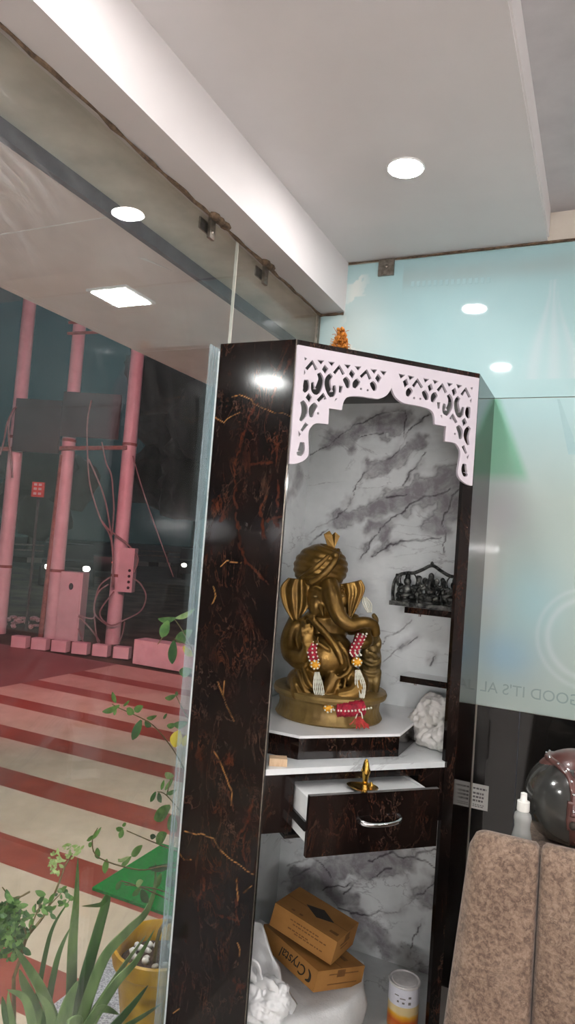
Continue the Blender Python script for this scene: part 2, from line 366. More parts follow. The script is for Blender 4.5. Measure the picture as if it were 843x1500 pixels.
class MB:
    def __init__(s): s.bm = bmesh.new()
    def faces(s, vs, fs, M=None):
        b = [s.bm.verts.new(M @ Vector(v) if M else v) for v in vs]
        for f in fs:
            try: s.bm.faces.new([b[i] for i in f])
            except ValueError: pass
        return b
    def box(s, x0, x1, y0, y1, z0, z1, M=None):
        vs = [(x, y, z) for x in (x0, x1) for y in (y0, y1) for z in (z0, z1)]
        s.faces(vs, [(0, 1, 3, 2), (4, 6, 7, 5), (0, 4, 5, 1), (2, 3, 7, 6), (0, 2, 6, 4), (1, 5, 7, 3)], M); return s
    def prism(s, poly, z0, z1, M=None):
        n = len(poly)
        vs = [(x, y, z0) for x, y in poly] + [(x, y, z1) for x, y in poly]
        s.faces(vs, [tuple(range(n-1, -1, -1)), tuple(range(n, 2*n))] + [(i, (i+1) % n, n+(i+1) % n, n+i) for i in range(n)], M); return s
    def loft(s, pts, rx, ry=None, seg=8, closed=False, upv=None, caps=True):
        P = [Vector(p) for p in pts]; n = len(P)
        rx = rx if isinstance(rx, (list, tuple)) else [rx]*n
        if len(rx) != n: rx = lerp_list(rx, n)
        ry = rx if ry is None else (ry if isinstance(ry, (list, tuple)) else [ry]*n)
        if len(ry) != n: ry = lerp_list(ry, n)
        u = None; rings = []
        for i in range(n):
            if closed: t = (P[(i+1) % n]-P[i-1])
            else: t = P[min(i+1, n-1)]-P[max(i-1, 0)]
            if t.length < 1e-9: t = Vector((0, 0, 1))
            t.normalize()
            if u is None:
                u = Vector(upv) if upv else (Vector((0, 0, 1)) if abs(t.z) < 0.9 else Vector((1, 0, 0)))
            u = (u - t*u.dot(t))
            if u.length < 1e-6: u = t.orthogonal()
            u.normalize(); w = t.cross(u)
            rings.append([s.bm.verts.new(P[i] + u*(rx[i]*math.cos(2*math.pi*k/seg)) + w*(ry[i]*math.sin(2*math.pi*k/seg))) for k in range(seg)])
        for i in range(n if closed else n-1):
            a, b = rings[i], rings[(i+1) % n]
            for k in range(seg):
                s.bm.faces.new((a[k], a[(k+1) % seg], b[(k+1) % seg], b[k]))
        if caps and not closed:
            s.bm.faces.new(rings[0][::-1]); s.bm.faces.new(rings[-1])
        return s
    def lathe(s, prof, c=(0, 0, 0), seg=32, M=None, mod=None):
        rings = []; c = Vector(c)
        for r, z in prof:
            ring = []
            for k in range(seg):
                a = 2*math.pi*k/seg; rr = r*(mod(a, z) if mod else 1)
                p = Vector((rr*math.cos(a), rr*math.sin(a), z))
                ring.append(s.bm.verts.new((M @ p if M else p) + c))
            rings.append(ring)
        for a, b in zip(rings, rings[1:]):
            for k in range(seg): s.bm.faces.new((a[k], a[(k+1) % seg], b[(k+1) % seg], b[k]))
        s.bm.faces.new(rings[0][::-1]); s.bm.faces.new(rings[-1]); return s
    def ell(s, c, r, seg=16, rings=10, R=None, fn=None):
        c = Vector(c); r = (r,)*3 if not hasattr(r, '__len__') else r
        rows = []
        for i in range(1, rings):
            th = math.pi*i/rings; row = []
            for k in range(seg):
                ph = 2*math.pi*k/seg
                d = Vector((math.sin(th)*math.cos(ph), math.sin(th)*math.sin(ph), math.cos(th)))
                f = fn(d) if fn else 1.0
                p = Vector((d.x*r[0], d.y*r[1], d.z*r[2]))*f
                row.append(s.bm.verts.new((R @ p if R else p) + c))
            rows.append(row)
        top = Vector((0, 0, r[2]*(fn(Vector((0, 0, 1))) if fn else 1))); bot = Vector((0, 0, -r[2]*(fn(Vector((0, 0, -1))) if fn else 1)))
        t = s.bm.verts.new((R @ top if R else top)+c); b = s.bm.verts.new((R @ bot if R else bot)+c)
        for a, e in zip(rows, rows[1:]):
            for k in range(seg): s.bm.faces.new((a[k], e[k], e[(k+1) % seg], a[(k+1) % seg]))
        for k in range(seg):
            s.bm.faces.new((t, rows[0][k], rows[0][(k+1) % seg])); s.bm.faces.new((b, rows[-1][(k+1) % seg], rows[-1][k]))
        return s
    def bevel(s, w, seg=2):
        es = [e for e in s.bm.edges if len(e.link_faces) == 2 and e.calc_face_angle(0) > 0.5]
        bmesh.ops.bevel(s.bm, geom=es, offset=w, segments=seg, affect='EDGES', profile=0.5); return s
    def build(s, name, m, parent=None, smooth=False, world=True, origin=None):
        bmesh.ops.recalc_face_normals(s.bm, faces=s.bm.faces)
        if parent is not None and world: s.bm.transform(wmat(parent).inverted())
        if parent is None and origin is not None: s.bm.transform(Matrix.Translation(-Vector(origin)))
        me = bpy.data.meshes.new(name); s.bm.to_mesh(me); s.bm.free()
        if smooth == 'auto':
            for p in me.polygons: p.use_smooth = True
            me.set_sharp_from_angle(angle=0.7)
        elif smooth:
            for p in me.polygons: p.use_smooth = True
        for mm in (m if isinstance(m, (list, tuple)) else [m]): me.materials.append(mm)
        o = bpy.data.objects.new(name, me); COL.objects.link(o)
        if parent is not None: o.parent = parent
        elif origin is not None: o.location = origin
        return o
def base_of(bm):
    xs = [v.co for v in bm.verts]
    mn = Vector([min(v[i] for v in xs) for i in range(3)]); mx = Vector([max(v[i] for v in xs) for i in range(3)])
    return Vector(((mn.x+mx.x)/2, (mn.y+mx.y)/2, mn.z))
def single(mb, name, m, label=None, cat=None, group=None, smooth=False, kind=None):
    o = mb.build(name, m, origin=base_of(mb.bm), smooth=smooth)
    tag(o, label, cat, group, kind); return o
def tag(o, label=None, cat=None, group=None, kind=None):
    if label: o['label'] = label
    if cat: o['category'] = cat
    if group: o['group'] = group
    if kind: o['kind'] = kind
    return o
def thing(name, loc, label=None, cat=None, group=None, rz=0.0, kind=None):
    o = bpy.data.objects.new(name, None); COL.objects.link(o); o.location = loc; o.rotation_euler = (0, 0, rz)
    o.empty_display_size = 0.1
    return tag(o, label, cat, group, kind)
def copy_tree(o, parent=None):
    c = o.copy(); COL.objects.link(c); c.parent = parent
    for ch in list(o.children): copy_tree(ch, c)
    return c
def struct(mb, name, m, smooth=False):
    return single(mb, name, m, kind='structure', smooth=smooth)
def fuse(mb, name, m, parent, voxel=0.004, it=4, world=False):
    o = mb.build(name, m, parent, world=world)
    rm = o.modifiers.new('r', 'REMESH'); rm.mode = 'VOXEL'; rm.voxel_size = voxel
    sm = o.modifiers.new('s', 'SMOOTH'); sm.factor = 0.5; sm.iterations = it
    dg = bpy.context.evaluated_depsgraph_get(); dg.update()
    me = bpy.data.meshes.new_from_object(o.evaluated_get(dg))
    o.modifiers.clear(); o.data = me
    for p in me.polygons: p.use_smooth = True
    return o
def text_mb(txt, size, depth=0.0008):
    cu = bpy.data.curves.new('t', 'FONT'); cu.body = txt; cu.size = size; cu.extrude = depth/2; cu.align_x = 'CENTER'; cu.align_y = 'CENTER'
    o = bpy.data.objects.new('t', cu); COL.objects.link(o)
    dg = bpy.context.evaluated_depsgraph_get(); dg.update()
    me = bpy.data.meshes.new_from_object(o.evaluated_get(dg))
    mb = MB(); mb.bm.from_mesh(me)
    bpy.data.objects.remove(o); bpy.data.curves.remove(cu); bpy.data.meshes.remove(me)
    return mb
def axes(o, x, y):
    x = Vector(x).normalized(); y = Vector(y).normalized(); z = x.cross(y)
    return Matrix(((x.x, y.x, z.x, o[0]), (x.y, y.y, z.y, o[1]), (x.z, y.z, z.z, o[2]), (0, 0, 0, 1)))
rng = np.random.default_rng(3)
NG = rng.random((64, 64))
def vnoise(x, y):
    xi = np.floor(x).astype(int); yi = np.floor(y).astype(int); fx = x-xi; fy = y-yi
    fx = fx*fx*(3-2*fx); fy = fy*fy*(3-2*fy)
    g = lambda a, b: NG[a % 64, b % 64]
    return (g(xi, yi)*(1-fx)+g(xi+1, yi)*fx)*(1-fy) + (g(xi, yi+1)*(1-fx)+g(xi+1, yi+1)*fx)*fy
def fbm(x, y, o=4):
    s = 0; a = 0.5
    for i in range(o): s = s+a*vnoise(x*2**i+7.3*i, y*2**i+3.1*i); a *= .5
    return s
def pdist(X, Y, pl):
    d = np.full(X.shape, 9.0)
    for (ax, ay), (bx, by) in zip(pl, pl[1:]):
        dx, dy = bx-ax, by-ay; t = np.clip(((X-ax)*dx+(Y-ay)*dy)/(dx*dx+dy*dy+1e-12), 0, 1)
        d = np.minimum(d, np.hypot(X-ax-t*dx, Y-ay-t*dy))
    return d
def grid_panel(name, o, uv, vv, w, h, thick, step, m, parent, fn, attrname, kind=None):
    """A board with a finely divided face (for its printed veins) and real thickness behind it."""
    nu, nv = max(2, int(w/step)+1), max(2, int(h/step)+1)
    uv, vv = Vector(uv), Vector(vv); nrm = uv.cross(vv); o = Vector(o)
    U, V = np.meshgrid(np.linspace(0, w, nu), np.linspace(0, h, nv))
    co = np.array(o)[None, :] + U.reshape(-1, 1)*np.array(uv) + V.reshape(-1, 1)*np.array(vv)
    corners = [o-nrm*thick, o+uv*w-nrm*thick, o+uv*w+vv*h-nrm*thick, o+vv*h-nrm*thick]
    verts = np.vstack([co, np.array([tuple(c) for c in corners])])
    idx = np.arange(nu*nv).reshape(nv, nu)
    f = np.stack([idx[:-1, :-1], idx[:-1, 1:], idx[1:, 1:], idx[1:, :-1]], -1).reshape(-1, 4).tolist()
    b = nu*nv
    f.append([b+3, b+2, b+1, b])
    f.append(list(idx[0, ::-1])+[b, b+1]); f.append(list(idx[-1, :])+[b+2, b+3])
    f.append(list(idx[:, 0])+[b+3, b]); f.append(list(idx[::-1, -1])+[b+1, b+2])
    inv = Matrix.Identity(4) if parent is None else wmat(parent).inverted()
    off = Vector((0, 0, 0)) if parent else o
    vl = [tuple(inv @ (Vector(v)-off)) for v in verts]
    me = bpy.data.meshes.new(name); me.from_pydata(vl, [], f); me.materials.append(m)
    X = verts[:, 0] if abs(uv.x) > 0.5 else verts[:, 1]
    c = fn(X, verts[:, 2])
    a = me.color_attributes.new(attrname, 'FLOAT_COLOR', 'POINT')
    a.data.foreach_set('color', np.hstack([c, np.ones((len(c), 1))]).astype(np.float32).ravel())
    ob = bpy.data.objects.new(name, me); COL.objects.link(ob)
    if parent: ob.parent = parent
    else: ob.location = off
    if kind: ob['kind'] = kind
    return ob

# measured outlines, veins and plant stems (metres)
ARCH_HALF=[(0.004,2.459),(0.005,2.054),(0.029,2.057),(0.058,2.072),(0.072,2.095),(0.068,2.137),(0.066,2.165),(0.072,2.185),(0.093,2.203),(0.136,2.204),(0.135,2.260),(0.183,2.261),(0.188,2.292),(0.205,2.311),(0.247,2.318),(0.290,2.319),(0.322,2.321),(0.349,2.335),(0.364,2.355),(0.371,2.373)]
CUT_POLYS=[[(0.080,2.419),(0.101,2.420),(0.093,2.407)],[(0.120,2.420),(0.141,2.421),(0.133,2.408)],[(0.181,2.420),(0.202,2.421),(0.194,2.408)],[(0.221,2.421),(0.242,2.422),(0.234,2.408)],[(0.283,2.420),(0.305,2.421),(0.297,2.407)],[(0.321,2.420),(0.343,2.421),(0.335,2.407)],[(0.107,2.405),(0.119,2.395),(0.111,2.378),(0.100,2.390)],[(0.209,2.405),(0.221,2.395),(0.214,2.378),(0.202,2.390)],[(0.312,2.406),(0.324,2.396),(0.316,2.378),(0.304,2.391)],[(0.056,2.300),(0.067,2.289),(0.060,2.273),(0.048,2.285)],[(0.031,2.420),(0.040,2.417),(0.033,2.410)],[(0.033,2.378),(0.038,2.369),(0.034,2.361)],[(0.156,2.297),(0.162,2.298),(0.154,2.287)],[(0.029,2.168),(0.037,2.158),(0.032,2.151)]]
CUT_STROKES=[[(0.041,2.381),(0.061,2.409),(0.077,2.385)],[(0.144,2.383),(0.162,2.409),(0.180,2.385)],[(0.246,2.386),(0.267,2.410),(0.283,2.385)],[(0.043,2.345),(0.045,2.328),(0.044,2.314),(0.037,2.303)],[(0.087,2.375),(0.097,2.355),(0.091,2.326),(0.082,2.310),(0.071,2.318),(0.067,2.341)],[(0.135,2.377),(0.123,2.360),(0.124,2.336),(0.139,2.309),(0.148,2.325),(0.147,2.342)],[(0.183,2.373),(0.195,2.361),(0.200,2.340)],[(0.173,2.344),(0.171,2.320)],[(0.240,2.375),(0.228,2.359),(0.224,2.344)],[(0.288,2.375),(0.299,2.362),(0.303,2.346)],[(0.033,2.270),(0.044,2.252),(0.045,2.229),(0.033,2.203)],[(0.086,2.268),(0.072,2.247),(0.071,2.220)],[(0.118,2.289),(0.112,2.304),(0.091,2.279)],[(0.057,2.197),(0.040,2.170)],[(0.045,2.132),(0.046,2.111),(0.039,2.093),(0.032,2.099)]]
CUT_DOTS=[[(0.250,2.345),(0.276,2.344),(0.095,2.237)]]
GOLD=[[(-1.118,2.260),(-1.073,2.246),(-1.049,2.232),(-0.983,2.215)],
[(-1.118,2.260),(-1.135,2.280),(-1.182,2.296),(-1.219,2.289)],
[(-1.271,2.214),(-1.234,2.195),(-1.205,2.214),(-1.169,2.234)],
[(-1.203,1.690),(-1.182,1.710),(-1.129,1.709)],
[(-1.224,1.622),(-1.218,1.589),(-1.229,1.561)],
[(-1.265,0.772),(-1.201,0.783),(-1.147,0.774),(-1.126,0.748),(-1.072,0.725),(-0.992,0.698)],
[(-1.286,0.701),(-1.255,0.678),(-1.220,0.691)],
[(-1.050,0.679),(-1.047,0.643),(-1.039,0.601)],
[(-1.025,0.631),(-0.996,0.662)],
[(-1.173,1.060),(-1.134,1.018),(-1.092,0.951),(-1.088,0.900)],
[(-1.027,0.469),(-1.017,0.447),(-1.021,0.402)],
[(-1.251,0.172),(-1.226,0.196)],
[(-1.177,1.294),(-1.145,1.238),(-1.104,1.176)],
[(-1.151,1.298),(-1.151,1.252)]]
RUST=[[(-1.154,2.159),(-1.165,2.112),(-1.176,2.059),(-1.169,1.938),(-1.158,1.859),(-1.135,1.774),(-1.107,1.717)],
[(-1.027,2.140),(-1.021,2.048)],
[(-1.042,2.058),(-1.122,2.050)],
[(-0.999,2.402),(-1.061,2.285)],
[(-1.118,2.260),(-1.154,2.153)],
[(-1.039,1.859),(-0.983,1.875)],
[(-1.047,1.943),(-1.072,1.896),(-1.049,1.800)],
[(-1.233,1.936),(-1.218,1.849)],
[(-1.107,1.717),(-1.014,1.648)],
[(-1.008,1.996),(-0.999,1.893)],
[(-1.013,0.931),(-1.025,0.870),(-1.076,0.776)],
[(-1.030,0.839),(-1.026,0.737)],
[(-1.050,0.679),(-1.044,0.607),(-1.033,0.530)],
[(-1.170,0.640),(-1.186,0.530)],
[(-1.115,0.535),(-1.046,0.540)],
[(-1.100,0.942),(-1.078,0.887)]]
RUST_BLOBS=[(-1.250,1.903),(-1.204,1.876),(-1.112,1.053),(-1.230,1.042),(-1.007,1.860),(-1.011,0.333),(-1.028,2.110)]
VEINS=[[(-1.286,2.204),(-1.192,2.262),(-1.079,2.354),(-0.999,2.387),(-0.888,2.431),(-0.837,2.430)],
[(-1.028,2.303),(-0.937,2.326)],
[(-0.721,2.407),(-0.814,2.331),(-0.844,2.287),(-0.884,2.221),(-0.950,2.187),(-1.015,2.129),(-1.045,2.061),(-1.086,1.981),(-1.118,1.924),(-1.211,1.873),(-1.268,1.824)],
[(-0.604,2.077),(-0.708,2.041),(-0.811,1.972),(-0.896,1.903),(-0.969,1.821),(-0.993,1.748)],
[(-0.953,1.757),(-0.867,1.817),(-0.758,1.835),(-0.642,1.854)],
[(-0.553,2.079),(-0.602,2.035),(-0.633,1.949),(-0.622,1.866),(-0.628,1.802)],
[(-0.837,2.430),(-0.844,2.287)],
[(-1.241,1.792),(-1.162,1.876)],
[(-0.794,2.038),(-0.894,2.034)],
[(-0.720,2.234),(-0.819,2.080)],
[(-1.267,0.235),(-1.175,0.296),(-1.125,0.346)],
[(-1.065,0.265),(-0.927,0.326),(-0.830,0.376),(-0.761,0.440)],
[(-0.996,0.213),(-0.917,0.188),(-0.819,0.227),(-0.724,0.255),(-0.636,0.359),(-0.562,0.469)],
[(-0.617,0.263),(-0.647,0.175),(-0.653,0.094),(-0.605,0.076)],
[(-0.553,0.159),(-0.605,0.076),(-0.567,0.021)],
[(-0.817,-0.152),(-0.736,-0.079)],
[(-0.927,0.326),(-0.962,0.276)],
[(-1.246,0.322),(-1.124,0.399),(-1.030,0.321)],
[(-0.869,0.430),(-0.769,0.499),(-0.679,0.511),(-0.572,0.559)],
[(-0.679,0.511),(-0.623,0.504),(-0.568,0.496)],
[(-0.882,1.379),(-0.828,1.430),(-0.750,1.500)],
[(-0.857,1.296),(-0.804,1.365),(-0.721,1.436)],
[(-0.646,1.325),(-0.636,1.363)]]
CLOUDS=[[(-1.093,1.914),(-0.991,1.952),(-0.892,2.012),(-0.792,2.005),(-0.709,2.062),(-0.608,2.129)],
[(-1.193,2.274),(-0.997,2.354),(-0.840,2.386)],
[(-0.940,1.889),(-0.892,1.848)],
[(-0.981,2.141),(-0.851,2.221),(-0.766,2.277)],
[(-0.635,1.907),(-0.581,2.036)],
[(-1.174,0.285),(-1.069,0.312),(-0.922,0.257)],
[(-0.918,0.376),(-0.785,0.434)],
[(-0.624,0.362),(-0.571,0.444)],
[(-0.604,0.054),(-0.566,0.010)],
[(-0.879,0.187),(-0.759,0.073)],
[(-1.034,0.376),(-0.868,0.419),(-0.722,0.489)],
[(-1.092,0.316),(-0.927,0.415)]]
ALOE=[([(-1.620,2.018,0.035),(-1.620,1.989,0.328),(-1.620,1.988,0.484),(-1.620,1.978,0.636)],0.0230),
([(-1.550,1.955,0.096),(-1.550,1.981,0.240),(-1.550,2.032,0.383),(-1.550,2.066,0.478),(-1.550,2.032,0.473),(-1.550,1.936,0.508)],0.0272),
([(-1.500,1.908,0.148),(-1.500,2.006,0.311),(-1.500,2.138,0.349),(-1.500,2.244,0.366),(-1.500,2.293,0.430),(-1.500,2.287,0.534)],0.0251),
([(-1.460,1.899,0.160),(-1.460,2.028,0.229),(-1.460,2.152,0.250),(-1.460,2.257,0.310)],0.0251),
([(-1.520,1.995,0.128),(-1.520,2.157,0.205),(-1.520,2.295,0.253)],0.0147),
([(-1.660,1.874,0.149),(-1.660,1.902,0.335),(-1.660,1.934,0.419),(-1.660,2.008,0.472)],0.0105),
([(-1.580,1.832,0.158),(-1.580,1.868,0.355),(-1.580,1.920,0.434)],0.0147),
([(-1.560,1.874,0.140),(-1.560,1.782,0.313),(-1.560,1.699,0.438),(-1.560,1.645,0.512)],0.0210),
([(-1.640,1.901,0.096),(-1.640,1.834,0.222),(-1.640,1.784,0.314),(-1.640,1.764,0.360)],0.0230),
([(-1.420,1.968,0.126),(-1.420,2.088,0.140),(-1.420,2.185,0.158)],0.0210),
([(-1.400,1.992,0.120),(-1.400,2.148,0.083),(-1.400,2.256,0.062)],0.0126),
([(-1.500,1.699,0.256),(-1.500,1.648,0.378),(-1.500,1.571,0.445)],0.0168),
([(-1.450,1.875,0.171),(-1.450,1.949,0.197),(-1.450,2.061,0.115)],0.0230),
([(-1.600,1.700,0.227),(-1.600,1.674,0.296),(-1.600,1.659,0.345)],0.0147),
([(-1.550,1.666,0.265),(-1.550,1.638,0.347),(-1.550,1.630,0.391)],0.0105),
([(-1.480,1.799,0.211),(-1.480,1.821,0.283),(-1.480,1.862,0.324)],0.0314),
([(-1.500,1.781,0.215),(-1.500,1.750,0.301),(-1.500,1.694,0.373)],0.0189),
([(-1.420,1.759,0.249),(-1.420,1.789,0.252),(-1.420,1.823,0.225)],0.0419)]
SHRUB_STEMS=[[(-1.600,1.700,0.378),(-1.600,1.725,0.434),(-1.600,1.743,0.481),(-1.600,1.807,0.516),(-1.600,1.851,0.569),(-1.600,1.870,0.602),(-1.600,1.890,0.643)],
[(-1.600,1.725,0.434),(-1.600,1.683,0.516),(-1.600,1.658,0.575),(-1.600,1.642,0.630)],
[(-1.600,1.743,0.481),(-1.600,1.717,0.535),(-1.600,1.684,0.584)],
[(-1.600,1.807,0.516),(-1.600,1.825,0.537),(-1.600,1.884,0.559)],
[(-1.600,1.735,0.625),(-1.600,1.669,0.632),(-1.600,1.618,0.687)],
[(-1.600,1.683,0.516),(-1.600,1.632,0.574)],
[(-1.600,1.890,0.643),(-1.600,1.924,0.676)],
[(-1.600,1.750,0.499),(-1.600,1.791,0.566)]]
SHRUB_LEAVES=[(-1.570,1.631,0.568),(-1.556,1.600,0.590),(-1.624,1.717,0.515),(-1.577,1.673,0.582),(-1.565,1.623,0.609),(-1.575,1.607,0.597),(-1.608,1.677,0.537),(-1.639,1.717,0.477),(-1.658,1.737,0.548),(-1.554,1.616,0.614),(-1.548,1.596,0.571),(-1.627,1.676,0.590),(-1.569,1.637,0.589),(-1.611,1.635,0.593),(-1.585,1.622,0.583),(-1.559,1.602,0.597),(-1.621,1.725,0.543),(-1.586,1.617,0.592),(-1.629,1.721,0.545),(-1.599,1.690,0.578),(-1.656,1.684,0.535),(-1.628,1.659,0.571),(-1.626,1.704,0.510),(-1.550,1.611,0.606),(-1.644,1.748,0.497),(-1.569,1.625,0.552),(-1.650,1.681,0.532),(-1.542,1.621,0.596),(-1.640,1.682,0.528),(-1.649,1.689,0.552),(-1.635,1.672,0.513),(-1.548,1.594,0.575),(-1.580,1.651,0.579),(-1.553,1.635,0.578),(-1.600,1.659,0.599),(-1.646,1.714,0.495),(-1.619,1.699,0.508),(-1.605,1.709,0.526),(-1.541,1.634,0.617),(-1.640,1.690,0.583),(-1.631,1.720,0.521),(-1.559,1.660,0.582),(-1.646,1.668,0.519),(-1.543,1.565,0.648),(-1.624,1.681,0.524),(-1.592,1.634,0.569),(-1.581,1.607,0.560),(-1.551,1.607,0.595),(-1.651,1.734,0.507),(-1.558,1.619,0.619),(-1.638,1.697,0.518),(-1.574,1.665,0.570),(-1.657,1.723,0.504),(-1.568,1.647,0.569),(-1.638,1.688,0.554),(-1.635,1.734,0.508),(-1.656,1.724,0.466),(-1.621,1.712,0.506),(-1.621,1.682,0.575),(-1.542,1.634,0.592),(-1.587,1.634,0.606),(-1.616,1.688,0.587),(-1.541,1.587,0.632),(-1.639,1.697,0.598),(-1.634,1.701,0.578),(-1.545,1.590,0.642),(-1.546,1.596,0.627),(-1.578,1.628,0.624),(-1.543,1.612,0.654),(-1.653,1.726,0.566),(-1.552,1.620,0.652),(-1.575,1.625,0.653),(-1.580,1.611,0.635),(-1.559,1.614,0.616),(-1.647,1.725,0.583),(-1.636,1.666,0.577),(-1.643,1.696,0.602),(-1.603,1.656,0.627),(-1.594,1.617,0.647),(-1.595,1.638,0.594),(-1.617,1.672,0.601),(-1.571,1.654,0.624),(-1.559,1.597,0.652),(-1.569,1.623,0.639),(-1.655,1.736,0.565),(-1.642,1.704,0.573),(-1.634,1.684,0.495),(-1.631,1.704,0.502),(-1.591,1.669,0.489),(-1.637,1.721,0.454),(-1.585,1.674,0.501),(-1.619,1.710,0.497),(-1.616,1.721,0.480),(-1.575,1.667,0.510),(-1.547,1.606,0.555),(-1.637,1.751,0.461),(-1.618,1.660,0.482),(-1.542,1.627,0.525),(-1.634,1.681,0.488),(-1.657,1.762,0.452),(-1.637,1.740,0.424),(-1.561,1.637,0.545),(-1.572,1.697,0.481),(-1.547,1.628,0.535),(-1.600,1.646,0.506),(-1.655,1.740,0.461),(-1.623,1.710,0.433),(-1.574,1.666,0.501),(-1.613,1.726,0.436),(-1.643,1.750,0.457),(-1.615,1.651,0.477),(-1.604,1.683,0.491),(-1.617,1.712,0.475),(-1.606,1.674,0.449),(-1.644,1.684,0.451),(-1.656,1.767,0.389),(-1.566,1.653,0.493),(-1.572,1.619,0.520),(-1.610,1.639,0.510),(-1.646,1.725,0.451),(-1.625,1.871,0.636),(-1.593,1.813,0.686),(-1.553,1.785,0.709),(-1.602,1.856,0.640),(-1.543,1.768,0.697),(-1.597,1.871,0.669),(-1.638,1.878,0.677),(-1.586,1.824,0.658),(-1.588,1.805,0.687),(-1.588,1.828,0.656),(-1.573,1.820,0.716),(-1.657,1.903,0.634),(-1.608,1.857,0.689),(-1.564,1.799,0.712),(-1.643,1.911,0.633),(-1.655,1.915,0.648),(-1.638,1.908,0.654),(-1.626,1.859,0.672),(-1.608,1.849,0.679),(-1.622,1.850,0.649),(-1.584,1.844,0.655),(-1.640,1.888,0.632),(-1.619,1.875,0.658),(-1.579,1.851,0.688),(-1.595,1.848,0.704),(-1.545,1.797,0.711),(-1.548,1.767,0.729),(-1.629,1.851,0.680),(-1.620,1.869,0.694),(-1.595,1.866,0.650),(-1.595,1.826,0.709),(-1.616,1.842,0.693),(-1.556,1.792,0.677),(-1.636,1.871,0.642),(-1.603,1.872,0.681),(-1.646,1.897,0.628),(-1.554,1.855,0.708),(-1.589,1.947,0.682),(-1.541,1.833,0.726),(-1.643,1.981,0.667),(-1.575,1.888,0.705),(-1.588,1.923,0.675),(-1.654,1.973,0.673),(-1.562,1.853,0.706),(-1.555,1.856,0.729),(-1.650,2.023,0.629),(-1.547,1.897,0.712),(-1.566,1.863,0.725),(-1.587,1.925,0.683),(-1.595,1.926,0.666),(-1.628,1.984,0.672),(-1.653,2.000,0.637),(-1.603,1.917,0.668),(-1.556,1.890,0.693),(-1.635,1.949,0.685),(-1.603,1.946,0.681),(-1.626,1.937,0.677),(-1.577,1.901,0.699),(-1.545,1.851,0.720),(-1.553,1.905,0.697),(-1.625,1.946,0.652),(-1.610,1.921,0.704),(-1.660,1.968,0.675),(-1.596,1.941,0.695),(-1.558,1.840,0.735),(-1.559,1.865,0.735),(-1.651,1.830,0.542),(-1.608,1.813,0.576),(-1.650,1.863,0.524),(-1.609,1.814,0.570),(-1.550,1.710,0.609),(-1.626,1.833,0.559),(-1.559,1.725,0.602),(-1.545,1.767,0.594),(-1.562,1.788,0.582),(-1.636,1.841,0.534),(-1.550,1.753,0.621),(-1.549,1.739,0.591),(-1.540,1.794,0.603),(-1.659,1.977,0.471),(-1.660,1.991,0.491),(-1.625,1.948,0.532),(-1.598,1.868,0.540),(-1.609,1.912,0.558),(-1.649,1.973,0.486),(-1.583,1.886,0.565),(-1.580,1.845,0.596),(-1.584,1.867,0.567),(-1.599,1.876,0.567),(-1.594,1.899,0.567),(-1.577,1.781,0.536),(-1.652,1.860,0.503),(-1.608,1.837,0.533),(-1.644,1.888,0.497),(-1.648,1.852,0.513),(-1.569,1.761,0.571),(-1.621,1.858,0.506),(-1.619,1.862,0.496),(-1.627,1.822,0.519),(-1.590,1.790,0.549),(-1.646,1.788,0.500),(-1.583,1.720,0.565),(-1.652,1.788,0.507),(-1.545,1.698,0.575),(-1.641,1.779,0.509),(-1.568,1.710,0.570),(-1.595,1.727,0.547),(-1.609,1.744,0.536),(-1.623,1.777,0.479),(-1.617,1.765,0.477),(-1.569,1.724,0.532),(-1.597,1.754,0.490),(-1.596,1.752,0.501),(-1.630,1.773,0.472)]
VINE_STEMS=[[(-1.460,2.495,0.742),(-1.460,2.366,0.881),(-1.460,2.276,0.976),(-1.460,2.155,1.077),(-1.460,2.071,1.126),(-1.460,1.929,1.190),(-1.460,1.889,1.210)],
[(-1.460,2.439,1.018),(-1.460,2.347,1.094),(-1.460,2.271,1.177)],
[(-1.460,2.418,1.240),(-1.460,2.347,1.357),(-1.460,2.228,1.464),(-1.460,2.166,1.482)],
[(-1.460,2.347,1.357),(-1.460,2.226,1.396)],
[(-1.460,2.184,1.440),(-1.460,2.122,1.386)],
[(-1.460,2.521,0.572),(-1.460,2.425,0.662),(-1.460,2.265,0.801),(-1.460,2.202,0.833)],
[(-1.460,2.265,0.801),(-1.460,2.281,0.858)],
[(-1.460,2.538,0.463),(-1.460,2.243,0.626),(-1.460,2.030,0.749)],
[(-1.460,2.610,0.368),(-1.460,2.319,0.517),(-1.460,2.127,0.578),(-1.460,1.892,0.707),(-1.460,1.847,0.779),(-1.460,1.869,0.812)],
[(-1.460,2.574,0.227),(-1.460,2.308,0.426),(-1.460,2.046,0.559)],
[(-1.460,2.410,1.292),(-1.460,2.453,1.016),(-1.460,2.495,0.742),(-1.460,2.538,0.463),(-1.460,2.609,0.189)],
[(-1.460,2.394,0.348),(-1.460,2.160,0.500),(-1.460,2.023,0.581)]]
